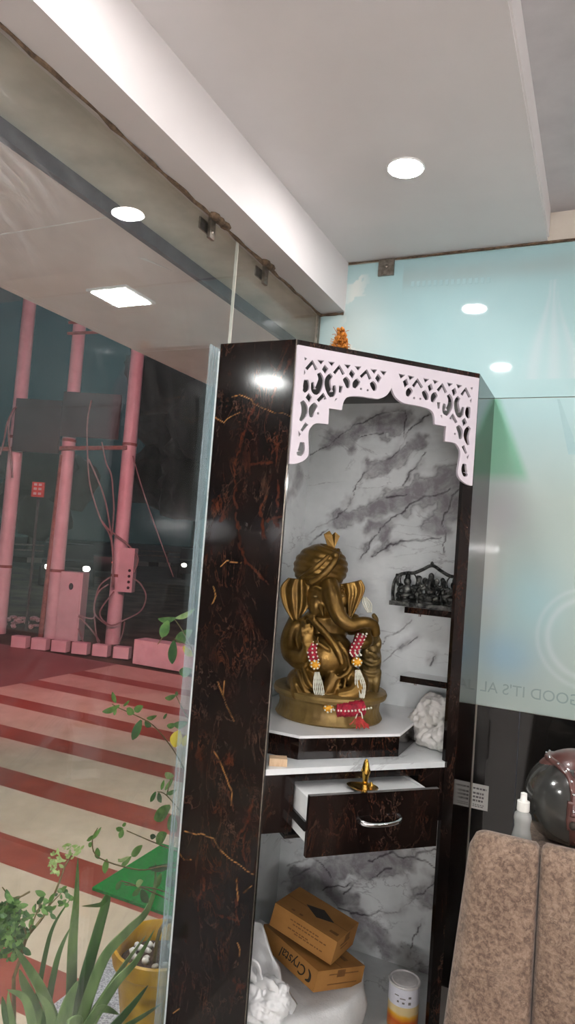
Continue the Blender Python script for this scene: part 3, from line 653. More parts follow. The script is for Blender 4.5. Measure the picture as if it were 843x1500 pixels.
VINE_LEAVES=[([(-1.456,1.923,1.201),(-1.456,1.835,1.196)],0.021,0),([(-1.488,1.944,1.201),(-1.488,1.919,1.242)],0.017,0),([(-1.466,1.918,1.191),(-1.466,1.912,1.168)],0.012,0),([(-1.454,2.006,1.159),(-1.454,1.962,1.185)],0.027,0),([(-1.462,2.015,1.168),(-1.462,2.067,1.172)],0.027,0),([(-1.459,2.059,1.125),(-1.459,2.016,1.065)],0.034,1),([(-1.460,2.083,1.117),(-1.460,2.125,1.089)],0.024,1),([(-1.486,2.130,1.113),(-1.486,2.193,1.110)],0.017,0),([(-1.433,1.913,1.204),(-1.433,1.945,1.218)],0.010,0),([(-1.452,2.215,1.477),(-1.452,2.099,1.481)],0.024,0),([(-1.449,2.210,1.477),(-1.449,2.340,1.505)],0.022,2),([(-1.433,2.139,1.473),(-1.433,2.102,1.417)],0.041,0),([(-1.468,2.252,1.389),(-1.468,2.364,1.418)],0.048,0),([(-1.477,2.253,1.385),(-1.477,2.254,1.296)],0.041,1),([(-1.479,2.323,1.356),(-1.479,2.410,1.311)],0.031,3),([(-1.478,2.311,1.259),(-1.478,2.404,1.254)],0.041,0),([(-1.479,2.301,1.169),(-1.479,2.227,1.171)],0.021,0),([(-1.478,2.312,1.167),(-1.478,2.297,1.184)],0.017,0),([(-1.485,2.258,1.106),(-1.485,2.236,1.090)],0.012,1),([(-1.466,2.298,1.060),(-1.466,2.235,1.069)],0.022,0),([(-1.480,2.306,1.056),(-1.480,2.405,1.044)],0.031,0),([(-1.474,2.340,1.026),(-1.474,2.311,0.969)],0.058,3),([(-1.454,2.363,1.007),(-1.454,2.343,0.969)],0.027,3),([(-1.478,2.217,0.825),(-1.478,2.186,0.797)],0.019,1),([(-1.440,2.177,0.841),(-1.440,2.201,0.798)],0.021,1),([(-1.444,2.201,0.844),(-1.444,2.214,0.877)],0.015,0),([(-1.477,2.276,0.815),(-1.477,2.327,0.846)],0.019,0),([(-1.442,2.236,0.821),(-1.442,2.304,0.815)],0.018,0),([(-1.488,2.283,0.873),(-1.488,2.349,0.845)],0.027,2),([(-1.493,2.054,0.736),(-1.493,2.037,0.713)],0.022,0),([(-1.430,1.967,0.783),(-1.430,1.927,0.799)],0.017,0),([(-1.498,2.069,0.742),(-1.498,2.062,0.757)],0.017,0),([(-1.500,2.275,0.633),(-1.500,2.237,0.653)],0.021,1),([(-1.439,2.186,0.665),(-1.439,2.255,0.668)],0.048,0),([(-1.500,2.360,0.723),(-1.500,2.253,0.708)],0.055,0),([(-1.454,2.293,0.719),(-1.454,2.342,0.641)],0.048,0),([(-1.461,1.875,0.745),(-1.461,1.889,0.705)],0.021,0),([(-1.484,2.104,0.631),(-1.484,2.167,0.644)],0.031,0),([(-1.483,1.961,0.672),(-1.483,1.958,0.625)],0.024,0),([(-1.432,1.955,0.681),(-1.432,2.020,0.672)],0.014,2),([(-1.472,2.052,0.635),(-1.472,2.009,0.657)],0.010,0),([(-1.483,2.048,0.615),(-1.483,2.103,0.629)],0.021,0),([(-1.469,2.198,0.555),(-1.469,2.385,0.504)],0.027,1),([(-1.449,1.832,0.792),(-1.449,1.873,0.816)],0.014,0),([(-1.480,1.879,0.780),(-1.480,1.844,0.775)],0.014,0),([(-1.494,1.890,0.749),(-1.494,1.873,0.743)],0.017,0),([(-1.445,2.288,0.492),(-1.445,2.346,0.435)],0.034,1),([(-1.493,2.324,0.479),(-1.493,2.294,0.436)],0.027,0),([(-1.496,2.202,0.467),(-1.496,2.257,0.397)],0.031,1),([(-1.500,2.206,0.470),(-1.500,2.152,0.467)],0.024,0),([(-1.430,2.069,0.558),(-1.430,2.112,0.553)],0.027,2),([(-1.470,2.037,0.573),(-1.470,2.010,0.553)],0.021,1),([(-1.448,2.412,0.456),(-1.448,2.319,0.486)],0.041,0)]
WIRES=[[(-8.236,9.340,4.047),(-8.260,9.320,3.738),(-8.247,9.331,3.375),(-8.182,9.382,2.747),(-8.114,9.436,2.422),(-7.969,9.549,1.985),(-7.808,9.675,1.638),(-7.719,9.745,0.830)],
[(-8.200,9.368,3.017),(-8.091,9.454,2.758),(-7.979,9.541,2.468),(-7.886,9.614,2.115),(-7.771,9.705,1.430),(-7.742,9.727,0.829)],
[(-8.050,9.486,3.342),(-7.968,9.550,2.987),(-7.885,9.615,2.784),(-7.842,9.649,2.485),(-7.810,9.674,2.184),(-7.802,9.680,1.729)],
[(-7.969,9.549,1.985),(-7.843,9.648,1.816),(-7.646,9.802,1.654),(-7.470,9.941,1.457),(-7.425,9.976,1.309),(-7.469,9.941,1.092)],
[(-7.712,9.751,0.760),(-7.876,9.622,0.378),(-7.720,9.744,0.172),(-7.536,9.888,0.276),(-7.331,10.049,0.444),(-7.275,10.093,0.699),(-7.362,10.025,0.911),(-7.491,9.924,1.026)],
[(-7.776,9.700,1.004),(-7.907,9.598,0.839),(-7.956,9.559,0.527),(-7.951,9.563,0.281),(-8.152,9.405,0.314)],
[(-7.940,9.572,0.282),(-7.880,9.619,-0.084),(-7.841,9.650,-0.143)],
[(-7.791,9.688,0.878),(-7.922,9.586,0.714),(-7.946,9.567,0.373),(-7.767,9.707,0.169)],
[(-7.534,9.890,0.245),(-7.546,9.881,0.058),(-7.581,9.853,-0.129)],
[(-8.151,9.406,0.299),(-7.999,9.525,0.124),(-7.843,9.648,-0.112)],
[(-8.137,9.418,0.086),(-8.050,9.485,-0.154)]]
STAY_WIRE=[(-7.618,9.824,3.155),(-7.480,9.932,2.680),(-7.303,10.072,2.147),(-7.156,10.186,1.731),(-6.922,10.370,1.075)]
WIRES_LEFT=[[(-9.596,9.131,3.903),(-9.698,9.024,3.857),(-9.741,8.978,3.591),(-9.720,9.000,3.245),(-9.684,9.038,3.018),(-9.645,9.080,2.617)],[(-9.685,9.038,3.884),(-9.757,8.961,3.611),(-9.780,8.937,3.257),(-9.808,8.907,2.997)]]
# ================================================================== ROOM
XG, YB, ZC = -1.307, 3.025, 3.15
struct(MB().box(-1.325, 4.5, -4.15, 3.2, -0.16, 0.0), 'floor', MT['floor_tile'])
struct(MB().box(-1.325, 4.5, YB+0.012, YB+0.2, 0, 3.4), 'wall_back', MT['paint_cream'])
struct(MB().box(4.2, 4.35, -4.0, YB, 0, 3.4), 'wall_right', MT['paint'])
struct(MB().box(-1.325, 4.5, -4.15, -4.0, 0, 3.4), 'wall_rear', MT['paint'])
# lowered ceiling border along the window, stepping up to the higher ceiling on the right
mb = MB().box(-1.322, -0.278, -4.0, YB, ZC, ZC+0.05); mb.box(-0.29, -0.272, -4.0, YB-0.02, ZC+0.01, ZC+0.13)
struct(mb, 'ceiling_border', MT['paint'])
struct(MB().box(-0.29, 4.5, -4.0, YB+0.012, ZC+0.13, ZC+0.2), 'ceiling', MT['paint_grey'])
mb = MB().box(-1.175, -1.322, -4.0, YB, 2.911, ZC+0.05)
struct(mb, 'beam_window', MT['paint'])
struct(MB().box(-0.29, 4.5, YB-0.006, YB+0.012, ZC, ZC+0.105), 'trim_1', MT['paint_cream'])
# rough filler between the beam and the glass
mb = MB(); rr = random.Random(5)
p = [(XG+0.008, y, 2.907+rr.uniform(-0.004, 0.003)) for y in np.arange(-1.0, YB, 0.06)]
mb.loft(p, [rr.uniform(0.003, 0.009) for _ in p], seg=6)
for y in (2.0, 2.03, 2.07, 2.4, 2.44): mb.ell((XG+0.02, y, 2.905), (0.02, 0.03, 0.012), 8, 6)
struct(mb, 'trim_2', MT['grout'])
mb = MB(); p = [(x, YB-0.004, ZC-0.006+rr.uniform(-0.002, 0.002)) for x in np.arange(-1.17, 0.6, 0.08)]
mb.loft(p, [rr.uniform(0.002, 0.006) for _ in p], seg=6); struct(mb, 'trim_3', MT['grout'])
mb = MB(); p = [(x, YB-0.004, 2.903) for x in np.arange(-1.30, -1.17, 0.02)]
mb.loft(p, [rr.uniform(0.003, 0.009) for _ in p], seg=6); struct(mb, 'trim_4', MT['grout'])

# glass shop front: two panes, clips, a film strip
win = thing('window_1', (XG, 1.0, 0), 'tall frameless glass shop front along the left side', 'window', kind='structure')
MB().box(XG-0.010, XG, -4.0, 2.206, 0.0, 2.91).build('pane', MT['glass'], win)
MB().box(XG-0.010, XG, 2.210, YB, 0.0, 2.91).build('pane', MT['glass'], win)
MB().box(XG-0.011, XG+0.001, 2.2065, 2.2095, 0.0, 2.91).build('joint_seal', MT['lintel'], win)
MB().box(XG, XG+0.0015, 2.066, 2.16, 0.0, 2.475).build('edge_strip', MT['translucent'], win)  # thin see-through blue-grey strip on the glass beside the cabinet
MB().box(XG-0.002, XG+0.008, YB-0.02, YB-0.001, 0.0, 2.91).build('corner_seal', MT['steel_clip'], win)
for y in (2.005, 2.428):
    mb = MB().box(XG, XG+0.012, y-0.016, y+0.016, 2.828, 2.905).bevel(0.002); mb.ell((XG+0.012, y, 2.85), (0.004, 0.008, 0.008), 10, 6)
    mb.box(XG-0.016, XG-0.010, y-0.05, y+0.016, 2.85, 2.89)
    mb.build('clip', MT['steel_clip'], win, smooth='auto')

# printed glass on the back wall
def print_cols(X, Z):
    n = fbm(X*3+5, Z*3+2); n2 = fbm(X*9, Z*9+4)
    top = np.array(S((152, 190, 194))[:3]); mid = np.array(S((170, 204, 206))[:3]); low = np.array(S((170, 187, 180))[:3])
    t = np.clip((Z-2.05)/0.35, 0, 1)[:, None]; c = low*(1-t)+mid*t
    t = np.clip((Z-2.62)/0.5, 0, 1)[:, None]; c = c*(1-t)+top*t
    def blob(c, x, z, rx, rz, col, k):
        d = np.exp(-(((X-x)/rx)**2+((Z-z)/rz)**2)*(0.7+0.6*n)); return c*(1-(k*d)[:, None]) + np.array(S(col)[:3])*(k*d)[:, None]
    c = blob(c, -1.12, 2.78, 0.16, 0.25, (206, 220, 216), 0.8)
    g = (Z < 2.478)*(Z > 2.11)*np.clip((-0.44+(2.478-Z)*0.40-X)/0.03+0.5, 0, 1)*np.clip((Z-2.11)/0.05, 0, 1)
    c = c*(1-0.85*g[:, None]) + np.array(S((104, 178, 140))[:3])*0.85*g[:, None]
    c = blob(c, -0.40, 1.98, 0.10, 0.13, (168, 166, 172), 0.7)
    c = blob(c, -0.44, 1.72, 0.05, 0.22, (196, 192, 186), 0.6)
    c = blob(c, -0.35, 1.40, 0.13, 0.10, (142, 180, 200), 0.8)
    c = blob(c, -0.25, 1.62, 0.13, 0.16, (160, 205, 212), 0.7)
    c = blob(c, -0.42, 1.62, 0.06, 0.05, (170, 190, 200), 0.5)
    d = np.hypot((X+0.03), (Z-1.50)); ring = np.exp(-((d-0.16)/0.012)**2)+0.8*np.exp(-((d-0.20)/0.008)**2)
    c = c*(1-0.4*ring[:, None])+np.array(S((206, 218, 220))[:3])*0.4*ring[:, None]
    # pale onion-shaped vessel on the upper sheet
    z0 = np.clip((2.98-Z)/0.42, 0, 1); half = 0.02+0.10*np.sin(z0*1.6)**2
    ves = ((Z > 2.56)*(Z < 2.98)*np.clip((half-np.abs(X+0.245))/0.012, 0, 1))
    rib = 0.6+0.4*np.sin((X+0.245)/np.maximum(half, .01)*9)
    c = c*(1-(0.33*ves*rib)[:, None])+np.array(S((204, 208, 212))[:3])*(0.33*ves*rib)[:, None]
    band = np.exp(-((Z-3.05)/0.05)**2)*(0.6+0.8*n2)
    c = c*(1-0.55*band[:, None]*(X > -0.9)[:, None]) + np.array(S((150, 166, 166))[:3])*0.55*band[:, None]*(X > -0.9)[:, None]
    sc = np.exp(-((X+1.13)/0.05)**2)*(Z > 2.72)*(n2 > 0.52)
    c = c*(1-0.7*sc[:, None]) + np.array(S((226, 226, 218))[:3])*0.7*sc[:, None]
    return np.clip(c*(0.94+0.12*n[:, None]), 0, 1)
pan = thing('printed_glass_panel', (0.6, YB-0.005, 2.481), 'upper sheet of pale teal printed glass on the back wall, above the thin joint', 'wall panel')
grid_panel('glass_sheet', (XG+0.01, YB, 2.481), (1, 0, 0), (0, 0, 1), 3.4, 0.657, 0.010, 0.008, MT['teal'], pan, print_cols, 'print')
mb = MB()
for k in range(14):
    x = -0.86+0.026*k; mb.box(x, x+0.015, YB-0.0012, YB, 3.005-0.001*k, 3.03-0.001*k)
mb.build('faint_lettering', MT['print_pale'], pan)
mb = MB().box(-1.02, -0.945, YB-0.012, YB, 2.95-0.012+0.13, 3.145).bevel(0.003); mb.ell((-0.982, YB-0.012, 3.11), (0.008, 0.004, 0.008), 10, 6)
clipo = mb.build('clip', MT['steel_clip'], pan, smooth='auto')
pan2 = thing('printed_glass_panel', (0.6, YB-0.005, 1.175), 'lower sheet of pale printed glass with mirrored lettering along its bottom edge', 'wall panel')
grid_panel('glass_sheet', (XG+0.01, YB, 1.175), (1, 0, 0), (0, 0, 1), 3.4, 1.302, 0.010, 0.008, MT['teal'], pan2, print_cols, 'print')
t = text_mb("THIS GOOD IT'S AL", 0.062)
t.bm.transform(axes((-0.175, YB-0.0006, 1.252), (-1, 0, 0), (0, 0, 1)))
t.build('mirrored_lettering', MT['print_text'], pan2)
# a loose piece of tape
mb = MB().prism([(-0.205, 2.47), (-0.195, 2.47), (-0.13, 2.30), (-0.125, 2.24), (-0.15, 2.24)], 0, 0.0006)
mb.bm.transform(axes((0, YB-0.0002, 0), (1, 0, 0), (0, 0, 1)))
mb.build('tape_strip', MT['print_pale'], pan2)
dk = thing('black_glass_panel', (0.6, YB-0.005, 0.0), 'glossy black glass panel on the wall behind the brown sofa', 'wall panel')
MB().box(-0.45, -0.281, YB, YB+0.010, 0.0, 1.172).build('glass_sheet', MT['black_glass'], dk)
MB().box(-0.278, 2.0, YB, YB+0.010, 0.0, 1.172).build('glass_sheet', MT['black_glass'], dk)
MB().box(-0.281, -0.278, YB+0.001, YB+0.010, 0.0, 1.172).build('joint_seal', MT['dark_strip'], dk)
st = thing('notice_sticker', (-0.415, YB-0.001, 0.758), 'small pale printed notice sticker low on the black glass, right of the cabinet', 'sticker')
MB().box(-0.450, -0.384, YB-0.0014, YB, 0.748, 0.850).build('paper', MT['sticker'], st)
mb = MB()
def line(x0, x1, z, h):
    x = x0
    while x < x1:
        w = rr.uniform(0.005, 0.014); mb.box(x, min(x+w, x1), YB-0.002, YB-0.0014, z, z+h); x += w+0.003
line(-0.447, -0.392, 0.828, 0.007)
for z in (0.808, 0.793, 0.778): line(-0.446, -0.402, z, 0.008)
line(-0.445, -0.40, 0.764, 0.003); line(-0.445, -0.40, 0.757, 0.003)
mb.build('printed_lines', MT['sticker_ink'], st)

# ceiling downlights (row above the cabinet and rows further into the room)
def downlight(x, y, z, label):
    t = thing('ceiling_downlight', (x, y, z), label, 'ceiling light', 'round ceiling downlights')
    mb = MB().lathe([(0.062, 0.0), (0.066, 0.0), (0.068, -0.003), (0.066, -0.006), (0.061, -0.006)], seg=40)
    mb.build('rim', MT['rim'], t, world=False, smooth='auto')
    MB().lathe([(0.0615, -0.001), (0.061, -0.0065), (0.03, -0.0085)], seg=40).build('diffuser', MT['lamp_white'], t, world=False, smooth=True)
    return t
d0 = downlight(-0.703, 2.301, ZC, 'lit round downlight in the white ceiling above the cabinet')
def more_light(x, y, z, label):
    c = copy_tree(d0); c.location = (x, y, z); c['label'] = label; return c
more_light(-0.72, 1.10, ZC, 'lit round downlight, nearer the camera along the window side')
for x in (1.2, 2.9):
    for y, w in ((1.6, 'nearest the back wall'), (0.0, 'in the middle'), (-1.8, 'furthest from the back wall')):
        more_light(x, y, ZC+0.13, 'round downlight in high grey ceiling, %s, %s row' % (w, 'left' if x < 2 else 'right'))
def fill_tube(loc, rz, label, m='tube'):  # unseen tubes added to brighten the ceiling and the cabinet front
    t = thing('fill_tube', loc, label, 'tube light', 'added wall fill tubes', rz)
    MB().box(-0.62, 0.62, 0.0, 0.03, -0.02, 0.02).bevel(0.004).build('fitting', MT['rim'], t, world=False)
    MB().loft([(-0.58, -0.02, 0), (0.58, -0.02, 0)], 0.016, seg=12).build('tube', MT[m], t, world=False, smooth='auto')
fill_tube((4.17, 0.2, 2.5), -math.pi/2, 'long fill tube light added on the right wall, out of view', 'tube_dim')
fill_tube((0.75, -3.97, 1.95), math.pi, 'fill tube light added on the rear wall, left one')
fill_tube((2.6, -3.97, 1.95), math.pi, 'fill tube light added on the rear wall, right one')

# ================================================================== CORNER SHRINE CABINET
cab = thing('shrine_cabinet', (-0.85, 2.55, 0.0), 'tall dark marble-look corner cabinet holding a shrine', 'cabinet')
A0 = Vector((-0.982, 2.09, 0)); DG = Vector((1, 1, 0))/math.sqrt(2); NR = Vector((1, -1, 0))/math.sqrt(2)
def D(s, z, d=0.0): return A0 + DG*s + NR*d + Vector((0, 0, z))
def dbox(mb, s0, s1, d0, d1, z0, z1):
    vs = [D(s, z, d) for s in (s0, s1) for d in (d0, d1) for z in (z0, z1)]
    mb.faces(vs, [(0, 1, 3, 2), (4, 6, 7, 5), (0, 4, 5, 1), (2, 3, 7, 6), (0, 2, 6, 4), (1, 5, 7, 3)]); return mb
HC = 2.48
def strokes(X, Z, lines, w, jit, taper=True):
    m = np.zeros(len(X))
    jx = (fbm(X*14, Z*14)-0.47)*jit; jz = (fbm(X*14+20, Z*14+9)-0.47)*jit
    wv = w*(0.35+1.3*fbm(X*7+3, Z*7+1))
    for l in lines: m = np.maximum(m, np.clip(1.3-pdist(X+jx, Z+jz, l)/wv, 0, 1))
    return m
def soft(X, Z, lines, w, jit):
    m = np.zeros(len(X)); jx = (fbm(X*30, Z*30)-0.47)*jit
    for l in lines: m = np.maximum(m, np.clip(1-pdist(X+jx, Z, l)/w, 0, 1))
    return m
def dark_cols(X, Z):
    g = strokes(X, Z, GOLD, 0.0014, 0.020)*np.clip(fbm(X*40, Z*40)*2.6-0.45, 0, 1); r = soft(X, Z, RUST, 0.013, 0.03)
    for x, z in RUST_BLOBS:
        r = np.maximum(r, 0.75*np.clip(1.4-np.maximum(np.abs(X-x)/0.026, np.abs(Z-z)/0.028)*(0.6+0.9*fbm(X*30, Z*30)), 0, 1))
    return np.stack([g*0.95, np.clip(r, 0, 1)*0.9, r*0], 1)
def white_cols(X, Z):
    X0 = X+(fbm(X*55, Z*55)-0.47)*0.016; v = strokes(X0, Z, VEINS, 0.0036, 0.05)*np.clip(fbm(X*11+4, Z*11)*3.4-0.85, 0.12, 1); halo = soft(X, Z, VEINS, 0.03, 0.05)*np.clip(fbm(X*13, Z*13+6)*3-1.1, 0, 1); c = np.maximum(strokes(X0, Z, CLOUDS, 0.055, 0.14), 0.55*halo)
    edge = np.clip(1-np.abs(c-0.45)/0.12, 0, 1)*0.45*(fbm(X*9, Z*9) > 0.45)
    return np.stack([np.clip(np.maximum(v*0.9, edge), 0, 1), np.clip(c*1.2, 0, 0.85), v*0], 1)
grid_panel('left_panel', (-1.277, 2.09, 0), (1, 0, 0), (0, 0, 1), 0.295, HC, 0.018, 0.0035, MT['dark_marble'], cab, dark_cols, 'veins')
grid_panel('back_panel', (-1.285, 2.985, 0), (1, 0, 0), (0, 0, 1), 0.81, HC-0.02, 0.012, 0.005, MT['white_marble'], cab, white_cols, 'veins')
def side_cols(X, Z): return np.stack([strokes(X, Z, [[(2.2, 1.9), (2.4, 2.0), (2.7, 2.2)], [(2.2, 0.5), (2.5, 0.62), (2.9, 0.9)]], 0.004, 0.06), 0.7*strokes(X, Z, [[(2.3, 1.7), (2.9, 2.1)]], 0.04, 0.1), X*0], 1)
grid_panel('side_lining', (-1.285, 2.108, 0), (0, 1, 0), (0, 0, 1), 0.878, HC-0.02, 0.010, 0.008, MT['white_marble'], cab, side_cols, 'veins')
MB().box(-0.476, -0.455, 2.617, 3.013, 0, HC).build('right_panel', MT['dark_marble'], cab)
mb = MB(); dbox(mb, 0.700, 0.745, -0.02, 0.0, 0, HC); mb.build('right_stile', MT['dark_marble'], cab)
mb = MB(); dbox(mb, 0.0, 0.010, -0.03, 0.0, 0, HC); mb.build('left_edge_strip', MT['black_glass'], cab)
mb = MB(); dbox(mb, 0.001, 0.004, 0.0, 0.0015, 0, HC); mb.build('edge_beading', MT['steel_clip'], cab)
pent = lambda i: [(-1.277+i, 2.092+i*0.4), (-0.982-i*0.3, 2.092+i*0.4), (-0.457-i*0.4, 2.617+i*0.3), (-0.457-i*0.4, 2.985), (-1.277+i, 2.985)]
MB().prism(pent(0.0), HC-0.022, HC+0.001).build('top_board', MT['dark_marble'], cab)
MB().prism(pent(0.012), 0.0, 0.05).build('bottom_board', MT['white_marble'], cab)
MB().prism([(-1.275, 2.11), (-0.985, 2.11), (-0.978, 2.094), (-0.481, 2.591), (-0.478, 2.985), (-1.275, 2.985)], 1.020, 1.040).build('main_shelf', MT['white_marble'], cab)
mb = MB(); dbox(mb, 0.005, 0.70, -0.03, -0.012, 0.992, 1.020); mb.build('upper_rail', MT['dark_marble'], cab)
mb = MB(); dbox(mb, 0.005, 0.118, -0.024, -0.006, 0.828, 1.020); mb.build('left_filler', MT['dark_marble'], cab)
mb = MB(); dbox(mb, 0.605, 0.70, -0.024, -0.006, 0.828, 1.020); mb.build('right_filler', MT['dark_marble'], cab)
mb = MB(); dbox(mb, 0.10, 0.62, -0.42, -0.02, 0.800, 0.812); dbox(mb, 0.102, 0.114, -0.42, -0.024, 0.812, 1.02); dbox(mb, 0.606, 0.618, -0.42, -0.024, 0.812, 1.02)
mb.build('drawer_housing', MT['black_glass'], cab)
# pulled-out drawer
mb = MB(); dbox(mb, 0.126, 0.138, -0.26, 0.102, 0.835, 0.975); dbox(mb, 0.572, 0.584, -0.26, 0.102, 0.835, 0.975); dbox(mb, 0.126, 0.584, -0.27, -0.258, 0.835, 0.975)
dbox(mb, 0.138, 0.572, -0.258, 0.102, 0.955, 0.970)
drw = mb.build('drawer', MT['white_laminate'], cab)
mb = MB(); dbox(mb, 0.122, 0.604, 0.102, 0.120, 0.797, 0.990); mb.bevel(0.0012, 1); mb.build('drawer_front', MT['dark_marble'], drw)
mb = MB(); dbox(mb, 0.118, 0.126, -0.2, 0.100, 0.872, 0.902); mb.build('runner', MT['black_glass'], drw)
mb = MB(); dbox(mb, 0.584, 0.592, -0.2, 0.100, 0.872, 0.902); mb.build('runner', MT['black_glass'], drw)
mb = MB(); hp = [D(0.302, 0.903, 0.118), D(0.308, 0.900, 0.138), D(0.335, 0.897, 0.150), D(0.378, 0.896, 0.153), D(0.42, 0.898, 0.150), D(0.447, 0.902, 0.138), D(0.453, 0.905, 0.118)]
mb.loft(spline(hp, 6), [0.010, 0.009, 0.007, 0.007, 0.007, 0.009, 0.010], [0.006, 0.006, 0.005, 0.005, 0.005, 0.006, 0.006], 12)
mb.build('handle', MT['chrome'], drw, smooth='auto')
# raised plinth under the idol
PL = [(-1.274, 2.258), (-0.932, 2.258), (-0.648, 2.533), (-0.648, 2.98), (-1.274, 2.98)]
pli = MB().prism(PL, 1.040, 1.114).build('plinth', MT['dark_marble'], cab)
MB().prism([(x+(0.003 if x > -1 else 0), y-(0.003 if y < 2.6 else 0)) for x, y in PL], 1.114, 1.124).build('plinth_top', MT['white_laminate'], pli)
# two small shelves on the back panel
for z in (1.2505, 1.537):
    s_ = MB().box(-0.745, -0.477, 2.862, 2.984, z+0.001, z+0.025).build('wall_shelf', MT['white_marble'], cab)
    MB().box(-0.7465, -0.477, 2.860, 2.862, z, z+0.0255).build('edge_band', MT['dark_marble'], s_)
    for x in (-0.69, -0.55): MB().loft([(x, 2.90, z-0.012), (x, 2.90, z+0.001)], 0.006, seg=10).build('shelf_pin', MT['chrome'], s_, smooth='auto')
# white fretwork arch
SMID = 0.3695
def arch():
    cu = bpy.data.curves.new('a', 'CURVE'); cu.dimensions = '2D'; cu.fill_mode = 'BOTH'; cu.extrude = 0.006
    def add(pl):
        sp = cu.splines.new('POLY'); sp.points.add(len(pl)-1)
        for p_, (x, y) in zip(sp.points, pl): p_.co = (x, y, 0, 1)
        sp.use_cyclic_u = True
    def both(pl):
        add(pl); add([(2*SMID-x, y) for x, y in pl][::-1])
    h = [(s, z) for s, z in ARCH_HALF]
    h[0] = (0.004, 2.459)
    low = h[1:3]+[tuple(p[:2]) for p in [Vector((*q, 0)) for q in h[3:9]]]
    body = [h[0]] + h[1:]
    # smooth the curved runs, keep the stepped corners sharp
    c1 = [tuple(p)[:2] for p in spline([(*q, 0) for q in h[1:10]], 4)]
    c2 = [tuple(p)[:2] for p in spline([(*q, 0) for q in h[11:20]], 4)]
    half = [h[0]] + c1 + [h[10]] + c2
    half[-1] = (SMID, half[-1][1]+0.004)
    mir = [(2*SMID-x, y) for x, y in half[:-1]][::-1]
    add(half + mir)
    for pl in CUT_POLYS:
        cx = sum(p_[0] for p_ in pl)/len(pl); cy = sum(p_[1] for p_ in pl)/len(pl)
        both([(cx+(x-cx)*1.22, cy+(y-cy)*1.22) for x, y in pl])
    for (x, y) in CUT_DOTS[0]: both([(x+0.0042*math.cos(a), y+0.0042*math.sin(a)) for a in np.linspace(0, 2*math.pi, 9)[:-1]])
    for k, pl in enumerate(CUT_STROKES):
        ch = k in (0, 1, 2, 12)
        P = [Vector((*q, 0)) for q in pl] if ch or len(pl) < 3 else spline([(*q, 0) for q in pl], 4)
        n = len(P); lft, rgt = [], []
        for i, p_ in enumerate(P):
            tg = (P[min(i+1, n-1)]-P[max(i-1, 0)]).normalized(); nn = Vector((-tg.y, tg.x, 0))
            f = i/(n-1)
            w = 0.0058 if ch else 0.0088*(0.35+1.0*math.sin(math.pi*min(1, 0.15+0.8*f)))
            if ch and 0 < i < n-1: w *= 1.35
            lft.append((p_+nn*w)[:2]); rgt.append((p_-nn*w)[:2])
        both([tuple(q) for q in lft] + [tuple(q) for q in rgt[::-1]])
    o = bpy.data.objects.new('a', cu); COL.objects.link(o)
    dg = bpy.context.evaluated_depsgraph_get(); dg.update()
    me = bpy.data.meshes.new_from_object(o.evaluated_get(dg)); mb = MB(); mb.bm.from_mesh(me)
    bpy.data.objects.remove(o); bpy.data.curves.remove(cu); bpy.data.meshes.remove(me)
    o = D(0, 0, 0.007)
    mb.bm.transform(axes(o, DG, (0, 0, 1)))
    return mb
arch().build('fretwork_arch', MT['board_white'], cab)

# ================================================================== STATUE ON THE PLINTH
ido = thing('elephant_headed_statue', (-0.963, 2.617, 1.1245), 'large gold seated elephant-headed statue with turban, on the raised plinth', 'statue', rz=0.43256)
KS = 363.0
def q(x, y, d=0.0):      # measured on the statue's front elevation: right, up, towards the viewer
    dx, dy = x-481, 1049-y
    return Vector(((dx-0.0757*dy)/KS, -d, (dy+0.0757*dx)/KS))
k = 1/KS
# pedestal with petal fluting
def petal(a, z): return 1 + (0.012*abs(math.sin(a*22)) if 0.012 < z < 0.078 else 0)
MB().lathe([(0.175, 0.0), (0.208, 0.0), (0.212, 0.006), (0.206, 0.014), (0.198, 0.030), (0.196, 0.05), (0.201, 0.072), (0.208, 0.080), (0.222, 0.086), (0.226, 0.098), (0.222, 0.108), (0.212, 0.112), (0.10, 0.112)], seg=132, mod=petal).build('pedestal', MT['gold_base'], ido, smooth='auto', world=False)
b = MB()
# torso, belly, seat
b.ell(q(478, 962, 0.055), (0.112, 0.105, 0.098), 28, 18)
b.ell(q(474, 925, 0.02), (0.098, 0.075, 0.085), 24, 14); b.ell(q(452, 948, 0.0), (0.075, 0.07, 0.085), 20, 12)
b.ell(q(484, 1000, 0.0), (0.15, 0.12, 0.055), 24, 12)
b.ell(q(437, 922, 0.0), (0.04, 0.045, 0.045)); b.ell(q(515, 920, 0.0), (0.042, 0.045, 0.045))
# folded leg on the left with draped cloth, and the other leg
b.ell(q(447, 998, 0.075), (0.075, 0.085, 0.062), 24, 14)
for i, (x0, y0, x1, y1) in enumerate([(436, 978, 470, 1015), (430, 988, 460, 1015), (428, 998, 450, 1012), (444, 974, 476, 1004)]):
    b.loft(spline([q(x0, y0, 0.125), q((x0+x1)/2-7, (y0+y1)/2+6, 0.165), q(x1, y1, 0.15)], 6), [0.007, 0.011, 0.006], seg=8)
b.loft(spline([q(500, 985, 0.08), q(520, 995, 0.12), q(512, 1008, 0.15), q(490, 1012, 0.155)], 6), [0.045, 0.042, 0.034, 0.026], seg=12)
b.ell(q(484, 1013, 0.16), (0.04, 0.022, 0.016), 14, 8)
for i in range(5): b.ell(q(473-1+i*1.2, 1008+i*3.0, 0.165+0.002*i), (0.012, 0.010, 0.006), 8, 6)
b.loft(spline([q(486, 985, 0.13), q(478, 1000, 0.15), q(472, 1014, 0.145)], 5), [0.03, 0.026, 0.02], seg=10)
for x in (478, 486, 494, 502): b.loft(spline([q(x, 985, 0.135), q(x-3, 1000, 0.155), q(x-8, 1012, 0.15)], 4), 0.006, seg=6)
